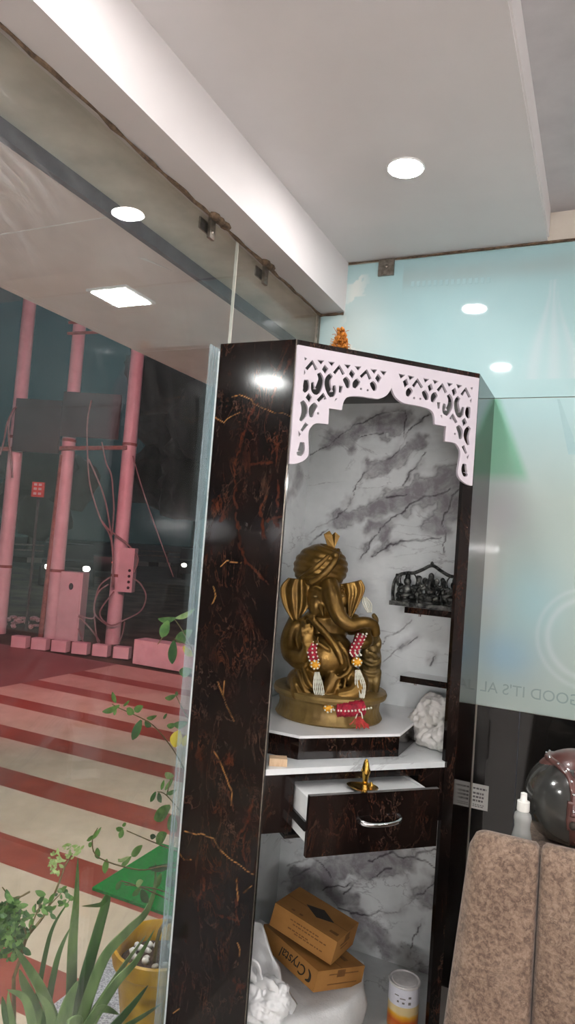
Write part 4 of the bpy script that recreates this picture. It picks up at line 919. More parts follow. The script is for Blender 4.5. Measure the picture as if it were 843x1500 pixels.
# raised hand on the left with bangles
b.loft(spline([q(436, 915, 0.0), q(424, 940, 0.03), q(427, 960, 0.07), q(444, 962, 0.11)], 6), [0.036, 0.034, 0.033, 0.026], seg=12)
b.loft(spline([q(444, 962, 0.11), q(449, 950, 0.138), q(449, 940, 0.148)], 5), [0.027, 0.022, 0.019], seg=10)
b.ell(q(449, 934, 0.150), (0.026, 0.012, 0.028), 12, 8)
for j, (x, l) in enumerate([(442, 12), (447, 15.5), (452, 16), (456.8, 13)]):
    b.loft(spline([q(x, 930, 0.152), q(x-0.5, 930-l*0.6, 0.158), q(x, 930-l*1.1, 0.150)], 3), [0.0062, 0.006, 0.0045], seg=7)
b.loft(spline([q(457, 941, 0.150), q(462, 937, 0.160), q(463.5, 930, 0.162)], 3), [0.007, 0.006, 0.0045], seg=7)
b.loft(spline([q(418, 944, 0.02), q(424, 966, 0.07), q(440, 975, 0.105), q(452, 968, 0.12)], 6), [0.010, 0.013, 0.013, 0.010], seg=8)
# shoulder ornaments
for i in range(7): b.ell(q(432+i*4.5, 908+3*math.sin(i), 0.055+0.01*i), 0.0085, 8, 6)
# right arm holding a sweet
b.loft(spline([q(515, 915, 0.0), q(530, 930, 0.03), q(532, 940, 0.08), q(520, 942, 0.11)], 6), [0.036, 0.033, 0.03, 0.022], seg=12)
b.ell(q(522, 936, 0.115), (0.018, 0.016, 0.02), 12, 8)
for j in range(4): b.loft(spline([q(514+j*3.2, 938, 0.125), q(515+j*3.2, 932, 0.137), q(517+j*3, 927, 0.13)], 3), [0.0055, 0.0055, 0.004], seg=7)
# head, brow and cheeks
b.ell(q(476, 880, 0.05), (0.082, 0.085, 0.085), 24, 16)
b.ell(q(482, 864, 0.10), (0.036, 0.042, 0.036), 16, 10)
b.ell(q(462, 890, 0.10), (0.028, 0.032, 0.04), 16, 10)
b.ell(q(499, 884, 0.09), (0.02, 0.03, 0.034), 14, 8)
b.loft(spline([q(454, 868, 0.105), q(461, 863, 0.122), q(469, 867, 0.128)], 4), 0.006, seg=6)
b.loft(spline([q(493, 868, 0.115), q(498, 864, 0.11), q(503, 868, 0.095)], 4), 0.005, seg=6)
b.loft(spline([q(468, 888, 0.12), q(469, 896, 0.145), q(471, 903, 0.16)], 4), [0.011, 0.009, 0.004], seg=8)
# trunk
b.loft(spline([q(480, 858, 0.10), q(484, 876, 0.135), q(488, 892, 0.155), q(495, 906, 0.168), q(508, 914, 0.172), q(526, 911, 0.165), q(540, 915, 0.145), q(545, 930, 0.125)], 8),
       [0.036, 0.036, 0.033, 0.030, 0.026, 0.0225, 0.020, 0.017], seg=16)
# sash across the belly, necklace folds
b.loft(spline([q(452, 905, 0.10), q(472, 925, 0.125), q(490, 948, 0.155), q(497, 968, 0.16)], 6), [0.012, 0.016, 0.014, 0.009], seg=8)
b.loft(spline([q(446, 912, 0.085), q(458, 935, 0.13), q(480, 950, 0.155)], 6), [0.008, 0.010, 0.007], seg=8)
b.loft(spline([q(507, 950, 0.12), q(511, 968, 0.125), q(503, 982, 0.14), q(488, 988, 0.155)], 6), [0.007, 0.009, 0.009, 0.006], seg=8)
b.loft(spline([q(490, 938, 0.14), q(504, 955, 0.14), q(508, 975, 0.13)], 6), [0.012, 0.010, 0.006], seg=8)
fuse(b, 'body', MT['gold'], ido, 0.0042, 3)
# eyes
for (x, y, d, r) in ((461, 877, 0.126, 0.009), (499, 876, 0.116, 0.007)):
    MB().ell(q(x, y, d), (r, r*0.5, r*0.7), 12, 8).build('eye', MT['gold_dull'], ido, world=False, smooth=True)
# ears
def ear(hinge, rim, d0, d1, name):
    H = spline([q(*p, d0) for p in hinge], 5); R_ = spline([q(*p, d1) for p in rim], 5)
    n = min(len(H), len(R_)); m = 18; mb = MB(); fr, bk = [], []
    for i in range(n):
        rowf, rowb = [], []
        for j in range(m+1):
            t = j/m; p = H[i].lerp(R_[i], t)
            bow = 0.018*math.sin(math.pi*t) - 0.02*t*t
            rdg = 0.006*math.cos(t*math.pi*2*3.0 + 0.9*math.sin(i/n*math.pi))*(0.4+0.6*math.sin(math.pi*i/(n-1))) + (0.010 if t > 0.93 else 0)
            rowf.append(mb.bm.verts.new(p+Vector((0, -bow-rdg-0.006, 0)))); rowb.append(mb.bm.verts.new(p+Vector((0, -bow+0.010, 0))))
        fr.append(rowf); bk.append(rowb)
    for i in range(n-1):
        for j in range(m):
            mb.bm.faces.new((fr[i][j], fr[i][j+1], fr[i+1][j+1], fr[i+1][j])); mb.bm.faces.new((bk[i][j], bk[i+1][j], bk[i+1][j+1], bk[i][j+1]))
        mb.bm.faces.new((fr[i][m], bk[i][m], bk[i+1][m], fr[i+1][m])); mb.bm.faces.new((fr[i][0], fr[i+1][0], bk[i+1][0], bk[i][0]))
    for i in (0, n-1):
        for j in range(m): mb.bm.faces.new((fr[i][j], bk[i][j], bk[i][j+1], fr[i][j+1]))
    return mb.build(name, MT['gold'], ido, world=False, smooth=True)
ear([(452, 854), (455, 872), (452, 892), (441, 906)], [(423, 852), (412, 866), (416, 890), (430, 914)], 0.075, 0.085, 'ear')
ear([(496, 861), (499, 876), (501, 890), (506, 907)], [(527, 855), (532, 868), (524, 888), (512, 910)], 0.075, 0.075, 'ear')
# turban and its fan-shaped crest
def wrap(d):
    a = math.atan2(d.x, -d.y); ph = 9.0*d.z + 3.4*math.sin(a*0.9-0.5)
    return 1 + 0.045*abs(math.sin(ph*1.25)) - 0.02
mb = MB().ell(q(470, 838, 0.03), (0.107, 0.105, 0.093), 96, 64, R=Matrix.Rotation(-0.10, 3, 'Y'), fn=wrap)
tb = mb.build('turban', MT['gold'], ido, world=False, smooth=True)
mb = MB(); mb.loft(spline([q(454, 858, 0.125), q(472, 846, 0.14), q(488, 828, 0.125), q(494, 812, 0.085)], 6), [0.010, 0.014, 0.013, 0.008], seg=10)
mb.loft(spline([q(440, 852, 0.09), q(462, 836, 0.135), q(480, 820, 0.115)], 6), [0.008, 0.011, 0.007], seg=10)
mb.ell(q(489, 820, 0.115), (0.016, 0.016, 0.016), 12, 8)
mb.build('turban_fold', MT['gold'], tb, world=False, smooth=True)
mb = MB(); cp = [(480, 809), (489, 810), (497, 793), (490, 787), (486, 791), (482, 785), (474, 790)]
fr = [mb.bm.verts.new(q(x, y, 0.062+0.006*(i % 2))) for i, (x, y) in enumerate(cp)]; bk = [mb.bm.verts.new(q(x, y, 0.035)) for x, y in cp]
mb.bm.faces.new(fr); mb.bm.faces.new(bk[::-1])
for i in range(7): mb.bm.faces.new((fr[i], bk[i], bk[(i+1) % 7], fr[(i+1) % 7]))
mb.bevel(0.002); mb.build('turban_crest', MT['gold'], tb, world=False)
# standing mouse beside the knee
m = MB()
m.ell(q(541, 972, 0.02), (0.045, 0.045, 0.085), 18, 12); m.ell(q(542, 937, 0.02), (0.036, 0.04, 0.038), 16, 10)
m.loft(spline([q(541, 940, 0.05), q(536, 941, 0.075), q(532, 943, 0.09)], 4), [0.024, 0.016, 0.008], seg=10)
m.ell(q(553, 948, 0.015), (0.014, 0.024, 0.028), 12, 8); m.ell(q(534, 922, 0.0), (0.018, 0.010, 0.02), 12, 8)
m.loft(spline([q(540, 960, 0.05), q(534, 958, 0.085), q(532, 950, 0.095)], 4), [0.014, 0.012, 0.008], seg=8)
m.loft(spline([q(549, 962, 0.045), q(545, 962, 0.08), q(538, 955, 0.095)], 4), [0.014, 0.012, 0.008], seg=8)
for x in (536, 548):
    m.loft(spline([q(x, 985, 0.03), q(x-1, 1000, 0.05), q(x-1, 1014, 0.045)], 4), [0.026, 0.02, 0.012], seg=10)
    m.ell(q(x-1, 1017, 0.06), (0.012, 0.026, 0.009), 10, 6)
m.loft(spline([q(526, 968, 0.055), q(541, 975, 0.07), q(555, 970, 0.045)], 5), 0.008, seg=6)
m.loft(spline([q(526, 985, 0.05), q(541, 990, 0.065), q(555, 986, 0.045)], 5), 0.007, seg=6)
m.loft(spline([q(545, 925, 0.03), q(547, 912, 0.06), q(543, 903, 0.08)], 5), [0.016, 0.014, 0.008], seg=8)
fuse(m, 'mouse', MT['gold_dull'], ido, 0.004, 3)

# flower garland draped over the statue
gar = thing('flower_garland', (-0.963, 2.617, 1.1245), 'red, yellow and white bead flower garland draped over the gold statue', 'garland', rz=0.43256)
def strands(pts, n, spread, name='bead_strand'):
    mb = MB(); rr = random.Random(hash(pts[0]) & 255)
    for i in range(n):
        ox = (i/(n-1)-0.5)*spread if n > 1 else 0
        P = spline([q(x+ox*(0.5+0.8*math.sin(math.pi*j/(len(pts)-1))), y, d+0.004*math.sin(i*2.1)) for j, (x, y, d) in enumerate(pts)], 8)
        mb.loft(P, [0.0030 if j % 2 else 0.0021 for j in range(len(P))], seg=6)
    mb.build(name, MT['pearl'], gar, world=False, smooth=True)
strands([(414, 868, 0.06), (420, 885, 0.065), (427, 905, 0.07)], 5, 9)
strands([(532, 880, 0.04), (536, 890, 0.045), (539, 902, 0.05)], 5, 9)
strands([(462, 978, 0.165), (464, 1000, 0.18), (468, 1022, 0.19)], 6, 10)
strands([(518, 976, 0.15), (521, 995, 0.165), (523, 1012, 0.18)], 6, 10)
def bundle(pts, r, name, m, dots=True):
    mb = MB(); P = spline([q(*p) for p in pts], 8)
    mb.loft(P, [r*(0.92+0.16*((i*7) % 5)/4)*(0.75 if i in (0, len(P)-1) else 1) for i in range(len(P))], seg=12)
    o = mb.build(name, m, gar, world=False, smooth=True)
    if dots:
        mb = MB()
        for i in range(0, len(P), 3):
            for a in (-0.9, 0.1, 1.1): mb.ell(P[i]+Vector((math.sin(a)*r, -math.cos(a)*r, 0.002*a)), 0.0042, 8, 6)
        mb.build('bead', MT['pearl'], o, world=False, smooth=True)
bundle([(457, 938, 0.135), (455, 950, 0.15), (458, 963, 0.158)], 0.019, 'red_flower_bundle', MT['red_flower'])
bundle([(524, 927, 0.15), (519, 938, 0.15), (513, 950, 0.15), (516, 956, 0.15)], 0.019, 'red_flower_bundle', MT['red_flower'])
bundle([(488, 1024, 0.205), (500, 1024, 0.212), (512, 1023, 0.214), (524, 1022, 0.205)], 0.028, 'red_flower_bundle', MT['red_flower'])
for x, y, d in ((459.5, 968, 0.165), (517, 965, 0.152), (477, 1023, 0.20)):
    o = MB().ell(q(x, y, d), (0.021, 0.019, 0.017), 14, 10, fn=lambda v: 1+0.1*math.sin(9*v.x)*math.sin(9*v.z)).build('yellow_flower', MT['marigold'], gar, world=False, smooth=True)
    mb = MB()
    for i in range(7): mb.ell(q(x, y, d)+Vector((0.015*math.cos(i*0.9), -0.012, 0.014*math.sin(i*0.9))), 0.004, 8, 6)
    mb.build('bead', MT['pearl'], o, world=False, smooth=True)
mb = MB(); rr2 = random.Random(2)
for i in range(26):
    a = rr2.uniform(-1, 1); mb.loft(spline([q(516+a*3, 1033, 0.225), q(516+a*9, 1039, 0.235), q(517+a*14, 1046+rr2.uniform(-4, 2), 0.232)], 4), 0.0016, seg=5)
tas = mb.build('tassel', MT['red_thread'], gar, world=False)
mb = MB().loft(spline([q(512, 1034, 0.232), q(515, 1026, 0.238), q(519, 1026, 0.238), q(521, 1034, 0.234)], 6), 0.0024, seg=6); mb.build('tassel_loop', MT['pearl'], tas, world=False, smooth=True)

# ================================================================== THINGS IN THE CABINET
# dark metal frieze of three seated deities on the upper wall shelf
fz = thing('deity_frieze', (-0.655, 2.918, 1.5625), 'dark metal arched frieze of three small seated deities on the upper wall shelf', 'figurine')
MB().prism([(-0.165, -0.040), (0.165, -0.040), (0.165, 0.025), (-0.165, 0.025)], 0.0, 0.018).bevel(0.003).build('base', MT['silver_dark'], fz, world=False)
AP = [(-0.160, 0.015), (-0.163, 0.055), (-0.160, 0.095), (-0.140, 0.128), (-0.105, 0.140), (-0.075, 0.143), (-0.04, 0.160), (0, 0.180), (0.04, 0.160), (0.075, 0.143), (0.105, 0.140), (0.140, 0.128), (0.160, 0.095), (0.163, 0.055), (0.160, 0.015)]
mb = MB(); ap = spline([(x, 0.0, z) for x, z in AP], 5)
mb.loft(ap, 0.0075, 0.011, 8)
for i in range(0, len(ap), 2): mb.ell(ap[i]+Vector((0, -0.009, 0)), 0.0052, 7, 5)
mb.ell((0, -0.004, 0.186), (0.008, 0.008, 0.012), 8, 6)
fa = mb.build('arch_frame', MT['silver_dark'], fz, world=False, smooth=True)
def deity(x, s, kind):
    b = MB(); f = lambda u, d, v: Vector((x+u*s, -d*s, 0.018+v*s))
    b.lathe([(0.01*s, 0), (0.043*s, 0), (0.046*s, 0.006*s), (0.040*s, 0.014*s), (0.01*s, 0.016*s)], f(0, 0.004, 0), 20)
    b.ell(f(0, 0.010, 0.026), (0.044*s, 0.026*s, 0.015*s), 16, 10)
    b.ell(f(0, 0.004, 0.050), (0.022*s, 0.018*s, 0.026*s), 14, 10)
    b.ell(f(0, 0.006, 0.086), (0.017*s, 0.016*s, 0.018*s), 14, 10)
    b.ell(f(0, 0.004, 0.106), (0.012*s, 0.012*s, 0.016*s), 12, 8)
    for e in (-1, 1):
        b.loft(spline([f(0.02*e, 0.0, 0.066), f(0.036*e, 0.008, 0.052), f(0.032*e, 0.022, 0.038)], 4), [0.009*s, 0.008*s, 0.006*s], seg=8)
        b.loft(spline([f(0.02*e, -0.002, 0.068), f(0.042*e, 0.0, 0.070), f(0.045*e, 0.004, 0.092)], 4), [0.008*s, 0.007*s, 0.006*s], seg=8)
        b.ell(f(0.045*e, 0.004, 0.098), 0.009*s, 8, 6)
        b.loft(spline([f(0.008*e, 0.02, 0.03), f(0.035*e, 0.026, 0.026), f(0.018*e, 0.036, 0.020)], 4), [0.012*s, 0.011*s, 0.007*s], seg=8)
        if kind == 'elephant': b.ell(f(0.023*e, 0.004, 0.088), (0.012*s, 0.005*s, 0.014*s), 10, 6)
    if kind == 'elephant': b.loft(spline([f(0, 0.018, 0.086), f(0, 0.028, 0.070), f(0.006, 0.030, 0.056), f(0.016, 0.028, 0.056)], 4), [0.009*s, 0.007*s, 0.006*s, 0.004*s], seg=8)
    if kind == 'lute': b.loft(spline([f(-0.04, 0.03, 0.034), f(0.0, 0.034, 0.05), f(0.05, 0.03, 0.075)], 4), [0.013*s, 0.005*s, 0.005*s], seg=8)
    if kind == 'lotus':
        for e in (-1, 1):
            for j in range(3): b.ell(f(0.045*e+0.006*(j-1), 0.004, 0.106), (0.004*s, 0.006*s, 0.011*s), 8, 6)
    hal = [f(0.036*math.cos(a), -0.008, 0.092+0.036*math.sin(a)) for a in np.linspace(0, 2*math.pi, 25)[:-1]]
    if kind != 'elephant': b.loft(hal, 0.0035*s, seg=6, closed=True)
    return fuse(b, 'seated_deity', MT['silver_dark'], fz, 0.0022, 2)
deity(-0.100, 1.0, 'lotus'); deity(0.0, 1.08, 'elephant'); deity(0.100, 1.0, 'lute')
for x in (-0.05, 0.052):
    b = MB(); b.ell((x, 0.004, 0.042), (0.022, 0.012, 0.026), 14, 8); b.ell((x, 0.002, 0.072), (0.012, 0.011, 0.013), 12, 8)
    b.ell((x-0.008, -0.008, 0.05), (0.010, 0.010, 0.02), 10, 6); b.ell((x+0.008, -0.008, 0.046), (0.010, 0.010, 0.018), 10, 6); b.box(x-0.03, x+0.03, -0.008, 0.012, 0.016, 0.03)
    fuse(b, 'attendant', MT['silver_dark'], fz, 0.0025, 2)

def crumple(mb_ell, amp, sc, seed):
    off = Vector((seed*3.1, seed*1.7, seed))
    for v in mb_ell.bm.verts:
        n = v.co.normalized() if v.co.length > 0 else Vector((0, 0, 1))
        f = noise.noise(v.co*sc+off); g = 1-abs(noise.noise(v.co*sc*1.9+off*2))
        v.co += n*amp*(f*0.9 + (g-0.75)*1.3)
def blob(c, r, amp, sc, seed, sub=4, R=None):
    mb = MB(); bmesh.ops.create_icosphere(mb.bm, subdivisions=sub, radius=1.0)
    for v in mb.bm.verts: v.co = Vector((v.co.x*r[0], v.co.y*r[1], v.co.z*r[2]))
    crumple(mb, amp, sc, seed)
    if R: mb.bm.transform(R.to_4x4())
    mb.bm.transform(Matrix.Translation(Vector(c))); return mb
# crumpled white cloth on the main shelf
cl = MB()
for i, (c, r) in enumerate([((-0.590, 2.84, 1.125), (0.075, 0.085, 0.085)), ((-0.625, 2.80, 1.10), (0.05, 0.06, 0.06)), ((-0.545, 2.80, 1.165), (0.06, 0.07, 0.06)), ((-0.575, 2.735, 1.075), (0.055, 0.05, 0.036)), ((-0.525, 2.72, 1.09), (0.045, 0.065, 0.055)), ((-0.605, 2.86, 1.18), (0.045, 0.06, 0.045)), ((-0.53, 2.86, 1.10), (0.05, 0.08, 0.06))]):
    t = blob(c, r, 0.022, 24, i+1, 5); me = bpy.data.meshes.new('t'); t.bm.to_mesh(me); t.bm.free(); cl.bm.from_mesh(me); bpy.data.meshes.remove(me)
for v in cl.bm.verts:
    v.co.z = max(v.co.z, 1.043); v.co.x = min(v.co.x, -0.483); v.co.y = min(v.co.y, 2.975)
    if v.co.y > 2.83: v.co.z = min(v.co.z, 1.242)
co = single(cl, 'cloth_bundle', MT['cloth'], 'crumpled white cloth heaped on the main shelf under the small wall shelf', 'cloth', smooth=True)
rm = co.modifiers.new('r', 'REMESH'); rm.mode = 'VOXEL'; rm.voxel_size = 0.004; sm = co.modifiers.new('s', 'SMOOTH'); sm.iterations = 2
rm.use_smooth_shade = True
# small pale wooden block
mb = MB().box(-0.03, 0.03, -0.02, 0.02, 0, 0.025).bevel(0.003); mb.bm.transform(Matrix.Translation((-0.965, 2.165, 1.0405)) @ Matrix.Rotation(0.5, 4, 'Z'))
single(mb, 'wooden_block', MT['wood'], 'small pale wooden block at the left front of the main shelf', 'block')
# brass lamp standing in the drawer
Lc = D(0.355, 0.9705, 0.045)
lamp = thing('oil_lamp', Lc, 'small brass oil lamp with upright handle standing in the open drawer', 'oil lamp', rz=0.43256)
mb = MB().lathe([(0.004, 0.0), (0.026, 0.0), (0.040, 0.005), (0.047, 0.012), (0.044, 0.013), (0.036, 0.008), (0.004, 0.006)], seg=32, mod=lambda a, z: 1+0.38*max(0, math.cos(a-2.7))**6)
dish = mb.build('dish', MT['brass'], lamp, world=False, smooth='auto')
MB().lathe([(0.004, 0.006), (0.013, 0.006), (0.010, 0.014), (0.007, 0.020), (0.010, 0.026), (0.009, 0.034), (0.013, 0.052), (0.0165, 0.066), (0.013, 0.076), (0.009, 0.094), (0.006, 0.102), (0.002, 0.106)], seg=20).build('upright_handle', MT['brass'], lamp, world=False, smooth='auto')
mb = MB().loft(spline([(0.018, -0.004, 0.008), (0.022, -0.004, 0.020), (0.019, -0.004, 0.030)], 4), [0.008, 0.007, 0.003], seg=10); mb.build('finger_knob', MT['brass'], lamp, world=False, smooth=True)

# two brown cartons lying on the white sack
def Eul(a, b_, c): return (Matrix.Rotation(a, 4, 'Z') @ Matrix.Rotation(b_, 4, 'Y') @ Matrix.Rotation(c, 4, 'X'))
def carton(c, dims, rot, label, kind):
    M = Matrix.Translation(c) @ Eul(*rot); hx, hy, hz = (d/2 for d in dims)
    t = thing('carton', M @ Vector((0, 0, -hz)), label, 'cardboard box', 'brown cartons')
    t.matrix_basis = Matrix.Translation(M @ Vector((0, 0, -hz))) @ Eul(*rot)
    MB().box(-hx, hx, -hy, hy, 0, 2*hz).bevel(0.003).build('box_body', MT['card'], t, world=False, smooth='auto')
    mb = MB()
    for sx_ in (-1, 1): mb.box(sx_*hx-0.0008*(sx_ < 0), sx_*hx+0.0008*(sx_ > 0), -0.02, 0.02, hz*1.2, 2*hz-0.004)
    mb.box(-hx+0.003, hx-0.003, -0.001, 0.001, 2*hz, 2*hz+0.0006); mb.build('flap_seam', MT['ink_faint'], t, world=False)
    if kind == 'top':
        mb = MB(); z = 2*hz
        mb.prism([(-0.055, 0.010), (0.012, -0.032), (0.075, 0.0), (0.01, 0.042)][::-1], z, z+0.0007)
        mb.build('diamond_logo', MT['ink'], t, world=False)
        mb = MB(); mb.box(0.085, 0.12, -0.066, -0.05, z, z+0.0007)
        for x in (-0.075, -0.04): mb.box(x, x+0.014, -0.078, -0.068, z, z+0.0007)
        for zz, x0, x1 in ((0.062, -0.06, 0.06), (0.05, -0.045, 0.09), (0.03, -0.06, 0.03), (0.022, -0.03, 0.08)):
            x = x0
            while x < x1:
                w = rr.uniform(0.006, 0.016); mb.box(x, x+w, -hy-0.0007, -hy, zz, zz+0.004); x += w+0.004
        mb.box(hx, hx+0.0007, -0.05, 0.03, 0.05, 0.056); mb.box(hx, hx+0.0007, -0.04, 0.02, 0.036, 0.041)
        mb.build('print', MT['ink_faint'], t, world=False)
    else:
        tx = text_mb('Crystal', 0.052); tx.bm.transform(axes((0.03, -hy-0.0004, hz), (-1, 0, 0), (0, 0, -1)) @ Matrix(((1, 0.25, 0, 0), (0, 1, 0, 0), (0, 0, 1, 0), (0, 0, 0, 1))))
        tx.build('brand_lettering', MT['ink'], t, world=False)
        mb = MB().loft(spline([(0.118, -hy-0.0005, hz+0.018), (0.132, -hy-0.0005, hz+0.004), (0.130, -hy-0.0005, hz-0.014), (0.112, -hy-0.0005, hz-0.020)], 5), [0.002, 0.006, 0.006, 0.002], [0.0006]*2, 8)
        mb.build('logo_swoosh', MT['ink'], t, world=False)
        mb = MB()
        for zz in (hz*1.45, hz*0.5): mb.box(hx, hx+0.0007, -0.06, 0.09, zz, zz+0.0035)
        mb.box(0.09, 0.125, 0.05, 0.07, 2*hz, 2*hz+0.0007); mb.build('print', MT['ink_faint'], t, world=False)
    return t
carton((-0.934, 2.55, 0.350), (0.272, 0.196, 0.086), (-0.104, 0.194, -0.078), 'brown carton with a black diamond print on its lid, on top of the other', 'top')
carton((-0.938, 2.55, 0.236), (0.331, 0.240, 0.070), (-0.486, 0.024, -0.215), 'brown carton with black script lettering, lying under the other carton', 'low')
# white woven sack under the cartons
mb = MB(); N = 26
poly = [(-1.255, 2.17), (-0.985, 2.17), (-0.94, 2.21), (-0.745, 2.43), (-0.715, 2.54), (-0.76, 2.68), (-1.255, 2.74)]
def pl_pt(t):
    P = poly + [poly[0]]; ls = [math.dist(a, b_) for a, b_ in zip(P, P[1:])]; t = t*sum(ls)
    for a, b_, l in zip(P, P[1:], ls):
        if t <= l: return Vector((a[0]+(b_[0]-a[0])*t/l, a[1]+(b_[1]-a[1])*t/l, 0))
        t -= l
    return Vector((*P[0], 0))
rings = []; cen = Vector((-0.98, 2.47, 0))
for j, (s_, z) in enumerate([(0.96, 0.052), (1.0, 0.07), (1.01, 0.12), (1.0, 0.145), (0.97, 0.165), (0.90, 0.170), (0.7, 0.163), (0.4, 0.158), (0.1, 0.156)]):
    ring = []
    for i in range(120):
        p = cen + (pl_pt(i/120)-cen)*s_; nn = noise.noise(Vector((p.x*9, p.y*9, z*16)))*0.014 + noise.noise(Vector((p.x*26, p.y*26, z*30)))*0.010
        p = p + (p-cen).normalized()*(nn if 0 < j < 7 else 0)
        p.x = min(max(p.x, -1.27), -0.52); p.y = min(p.y, 2.97)
        lift = 0.03*math.exp(-((p.x+1.10)**2+(p.y-2.27)**2)/0.012) if j > 2 else 0
        lift += (0.15*max(-0.02, (p.y-2.45)*0.88+(p.x+0.9)*0.2) if j > 3 else 0)
        ring.append(mb.bm.verts.new((p.x, p.y, z+lift+(nn*0.5 if j > 3 else 0))))
    rings.append(ring)
for a, b_ in zip(rings, rings[1:]):
    for i in range(120): mb.bm.faces.new((a[i], a[(i+1) % 120], b_[(i+1) % 120], b_[i]))
mb.bm.faces.new(rings[0][::-1]); mb.bm.faces.new(rings[-1])
SACK = single(mb, 'woven_sack', MT['sack'], 'big white woven sack filling the cabinet bottom under the cartons', 'sack', smooth=True)
# folded-over mouth of the sack
def flap():
    mb = MB(); fr, bk = [], []
    for i in range(25):
        rf, rb = [], []
        for j in range(25):
            u, w = i/24, j/24
            x = -1.115+0.215*u; top = 0.405-0.24*max(0, u-0.28)**1.0/0.72*0.95; z = 0.13+(top-0.13)*w
            y = 2.265+0.05*w*w+0.03*u + noise.noise(Vector((x*22, z*22, 3)))*0.02 - 0.02*math.sin(w*5+u*4)
            rf.append(mb.bm.verts.new((x, y, z))); rb.append(mb.bm.verts.new((x, y+0.012, z)))
        fr.append(rf); bk.append(rb)
    for i in range(24):
        for j in range(24):
            mb.bm.faces.new((fr[i][j], fr[i+1][j], fr[i+1][j+1], fr[i][j+1])); mb.bm.faces.new((bk[i][j], bk[i][j+1], bk[i+1][j+1], bk[i+1][j]))
        mb.bm.faces.new((fr[i][0], bk[i][0], bk[i+1][0], fr[i+1][0])); mb.bm.faces.new((fr[i][24], fr[i+1][24], bk[i+1][24], bk[i][24]))
        mb.bm.faces.new((fr[0][i], fr[0][i+1], bk[0][i+1], bk[0][i])); mb.bm.faces.new((fr[24][i], bk[24][i], bk[24][i+1], fr[24][i+1]))
    return mb
flap().build('sack_mouth', MT['sack'], SACK, smooth=True)
# knotted polythene bag in front
bgm = thing('plastic_bag', (-0.985, 2.235, 0.195), 'knotted white polythene bag at the lower left of the cabinet', 'plastic bag')
bx = MB()
for i, (c, r) in enumerate([((-0.965, 2.215, 0.235), (0.085, 0.055, 0.07)), ((-0.93, 2.225, 0.26), (0.055, 0.045, 0.045)), ((-1.01, 2.21, 0.22), (0.06, 0.05, 0.055))]):
    t = blob(c, r, 0.02, 30, i+20, 5); me = bpy.data.meshes.new('t'); t.bm.to_mesh(me); t.bm.free(); bx.bm.from_mesh(me); bpy.data.meshes.remove(me)
bb = bx.build('bag_body', MT['bag'], bgm, smooth=True); rm = bb.modifiers.new('r', 'REMESH'); rm.mode = 'VOXEL'; rm.voxel_size = 0.004; rm.use_smooth_shade = True
mb = MB()
mb.loft(spline([(-0.985, 2.20, 0.29), (-1.02, 2.19, 0.325), (-1.025, 2.185, 0.36), (-0.995, 2.185, 0.365), (-0.985, 2.19, 0.33), (-0.99, 2.20, 0.295)], 7), [0.02, 0.014, 0.016, 0.015, 0.013, 0.018], [0.009, 0.006, 0.008, 0.006, 0.005, 0.009], 10)
mb.loft(spline([(-0.99, 2.20, 0.29), (-0.955, 2.19, 0.315), (-0.925, 2.19, 0.305), (-0.915, 2.20, 0.28)], 7), [0.02, 0.017, 0.014, 0.008], [0.012, 0.009, 0.008, 0.006], 10)
for v in mb.bm.verts: v.co += Vector((noise.noise(v.co*60), noise.noise(v.co*60+Vector((5, 0, 0))), noise.noise(v.co*60+Vector((0, 9, 0)))))*0.005
mb.build('bag_handle', MT['bag'], bgm, smooth=True)
# paint tin
can = thing('paint_tin', (-0.585, 2.60, 0.0505), 'round paint tin with white label top and orange picture, bottom right of the cabinet', 'paint tin')
MB().lathe([(0.02, 0.0), (0.054, 0.0), (0.056, 0.003), (0.056, 0.120), (0.02, 0.1205)], seg=40).build('can_body', MT['can_art'], can, world=False, smooth='auto')
MB().lathe([(0.02, 0.112), (0.0565, 0.112), (0.0565, 0.176), (0.02, 0.177)], seg=40).build('label_band', MT['tin_label'], can, world=False, smooth='auto')
MB().lathe([(0.03, 0.174), (0.058, 0.174), (0.0595, 0.178), (0.058, 0.182), (0.054, 0.182), (0.051, 0.178), (0.046, 0.177), (0.044, 0.181), (0.02, 0.182)], seg=40).build('lid', MT['tin'], can, world=False, smooth='auto')
mb = MB()
for (a, z, w, h) in ((-1.05, 0.148, 0.010, 0.007), (-1.05, 0.128, 0.010, 0.009), (-1.45, 0.128, 0.009, 0.006), (-1.8, 0.13, 0.007, 0.006), (-1.5, 0.142, 0.02, 0.003), (-1.9, 0.15, 0.016, 0.003)):
    M = Matrix.Rotation(a+0.1, 4, 'Z') @ Matrix.Translation((0.0566, 0, z)); mb.box(0, 0.0006, -w/2, w/2, -h/2, h/2, M)
mb.build('label_print', MT['sticker_ink'], can, world=False)
# dried flowers on the cabinet top
mb = MB(); rr3 = random.Random(9)
for i in range(190):
    a = rr3.uniform(0, 6.28); h = rr3.random(); r = 0.036*(1-h*0.7)*math.sqrt(rr3.random())
    p = Vector((r*math.cos(a), r*math.sin(a), 0.006+0.075*h)); mb.ell(p, rr3.uniform(0.003, 0.0075), 6, 4)
for i in range(26):
    a = rr3.uniform(0, 6.28); h = rr3.uniform(0.02, 0.07); mb.loft([(0, 0, h*0.6), (0.024*math.cos(a), 0.024*math.sin(a), h), (0.038*math.cos(a), 0.038*math.sin(a), h+rr3.uniform(-.01, .014))], 0.0012, seg=4)
mb.bm.transform(Matrix.Translation((-0.885, 2.255, HC+0.001)))
single(mb, 'dried_flower_tuft', MT['marigold_dry'], 'tuft of dried orange flowers on top of the cabinet', 'dried flowers', smooth=True)

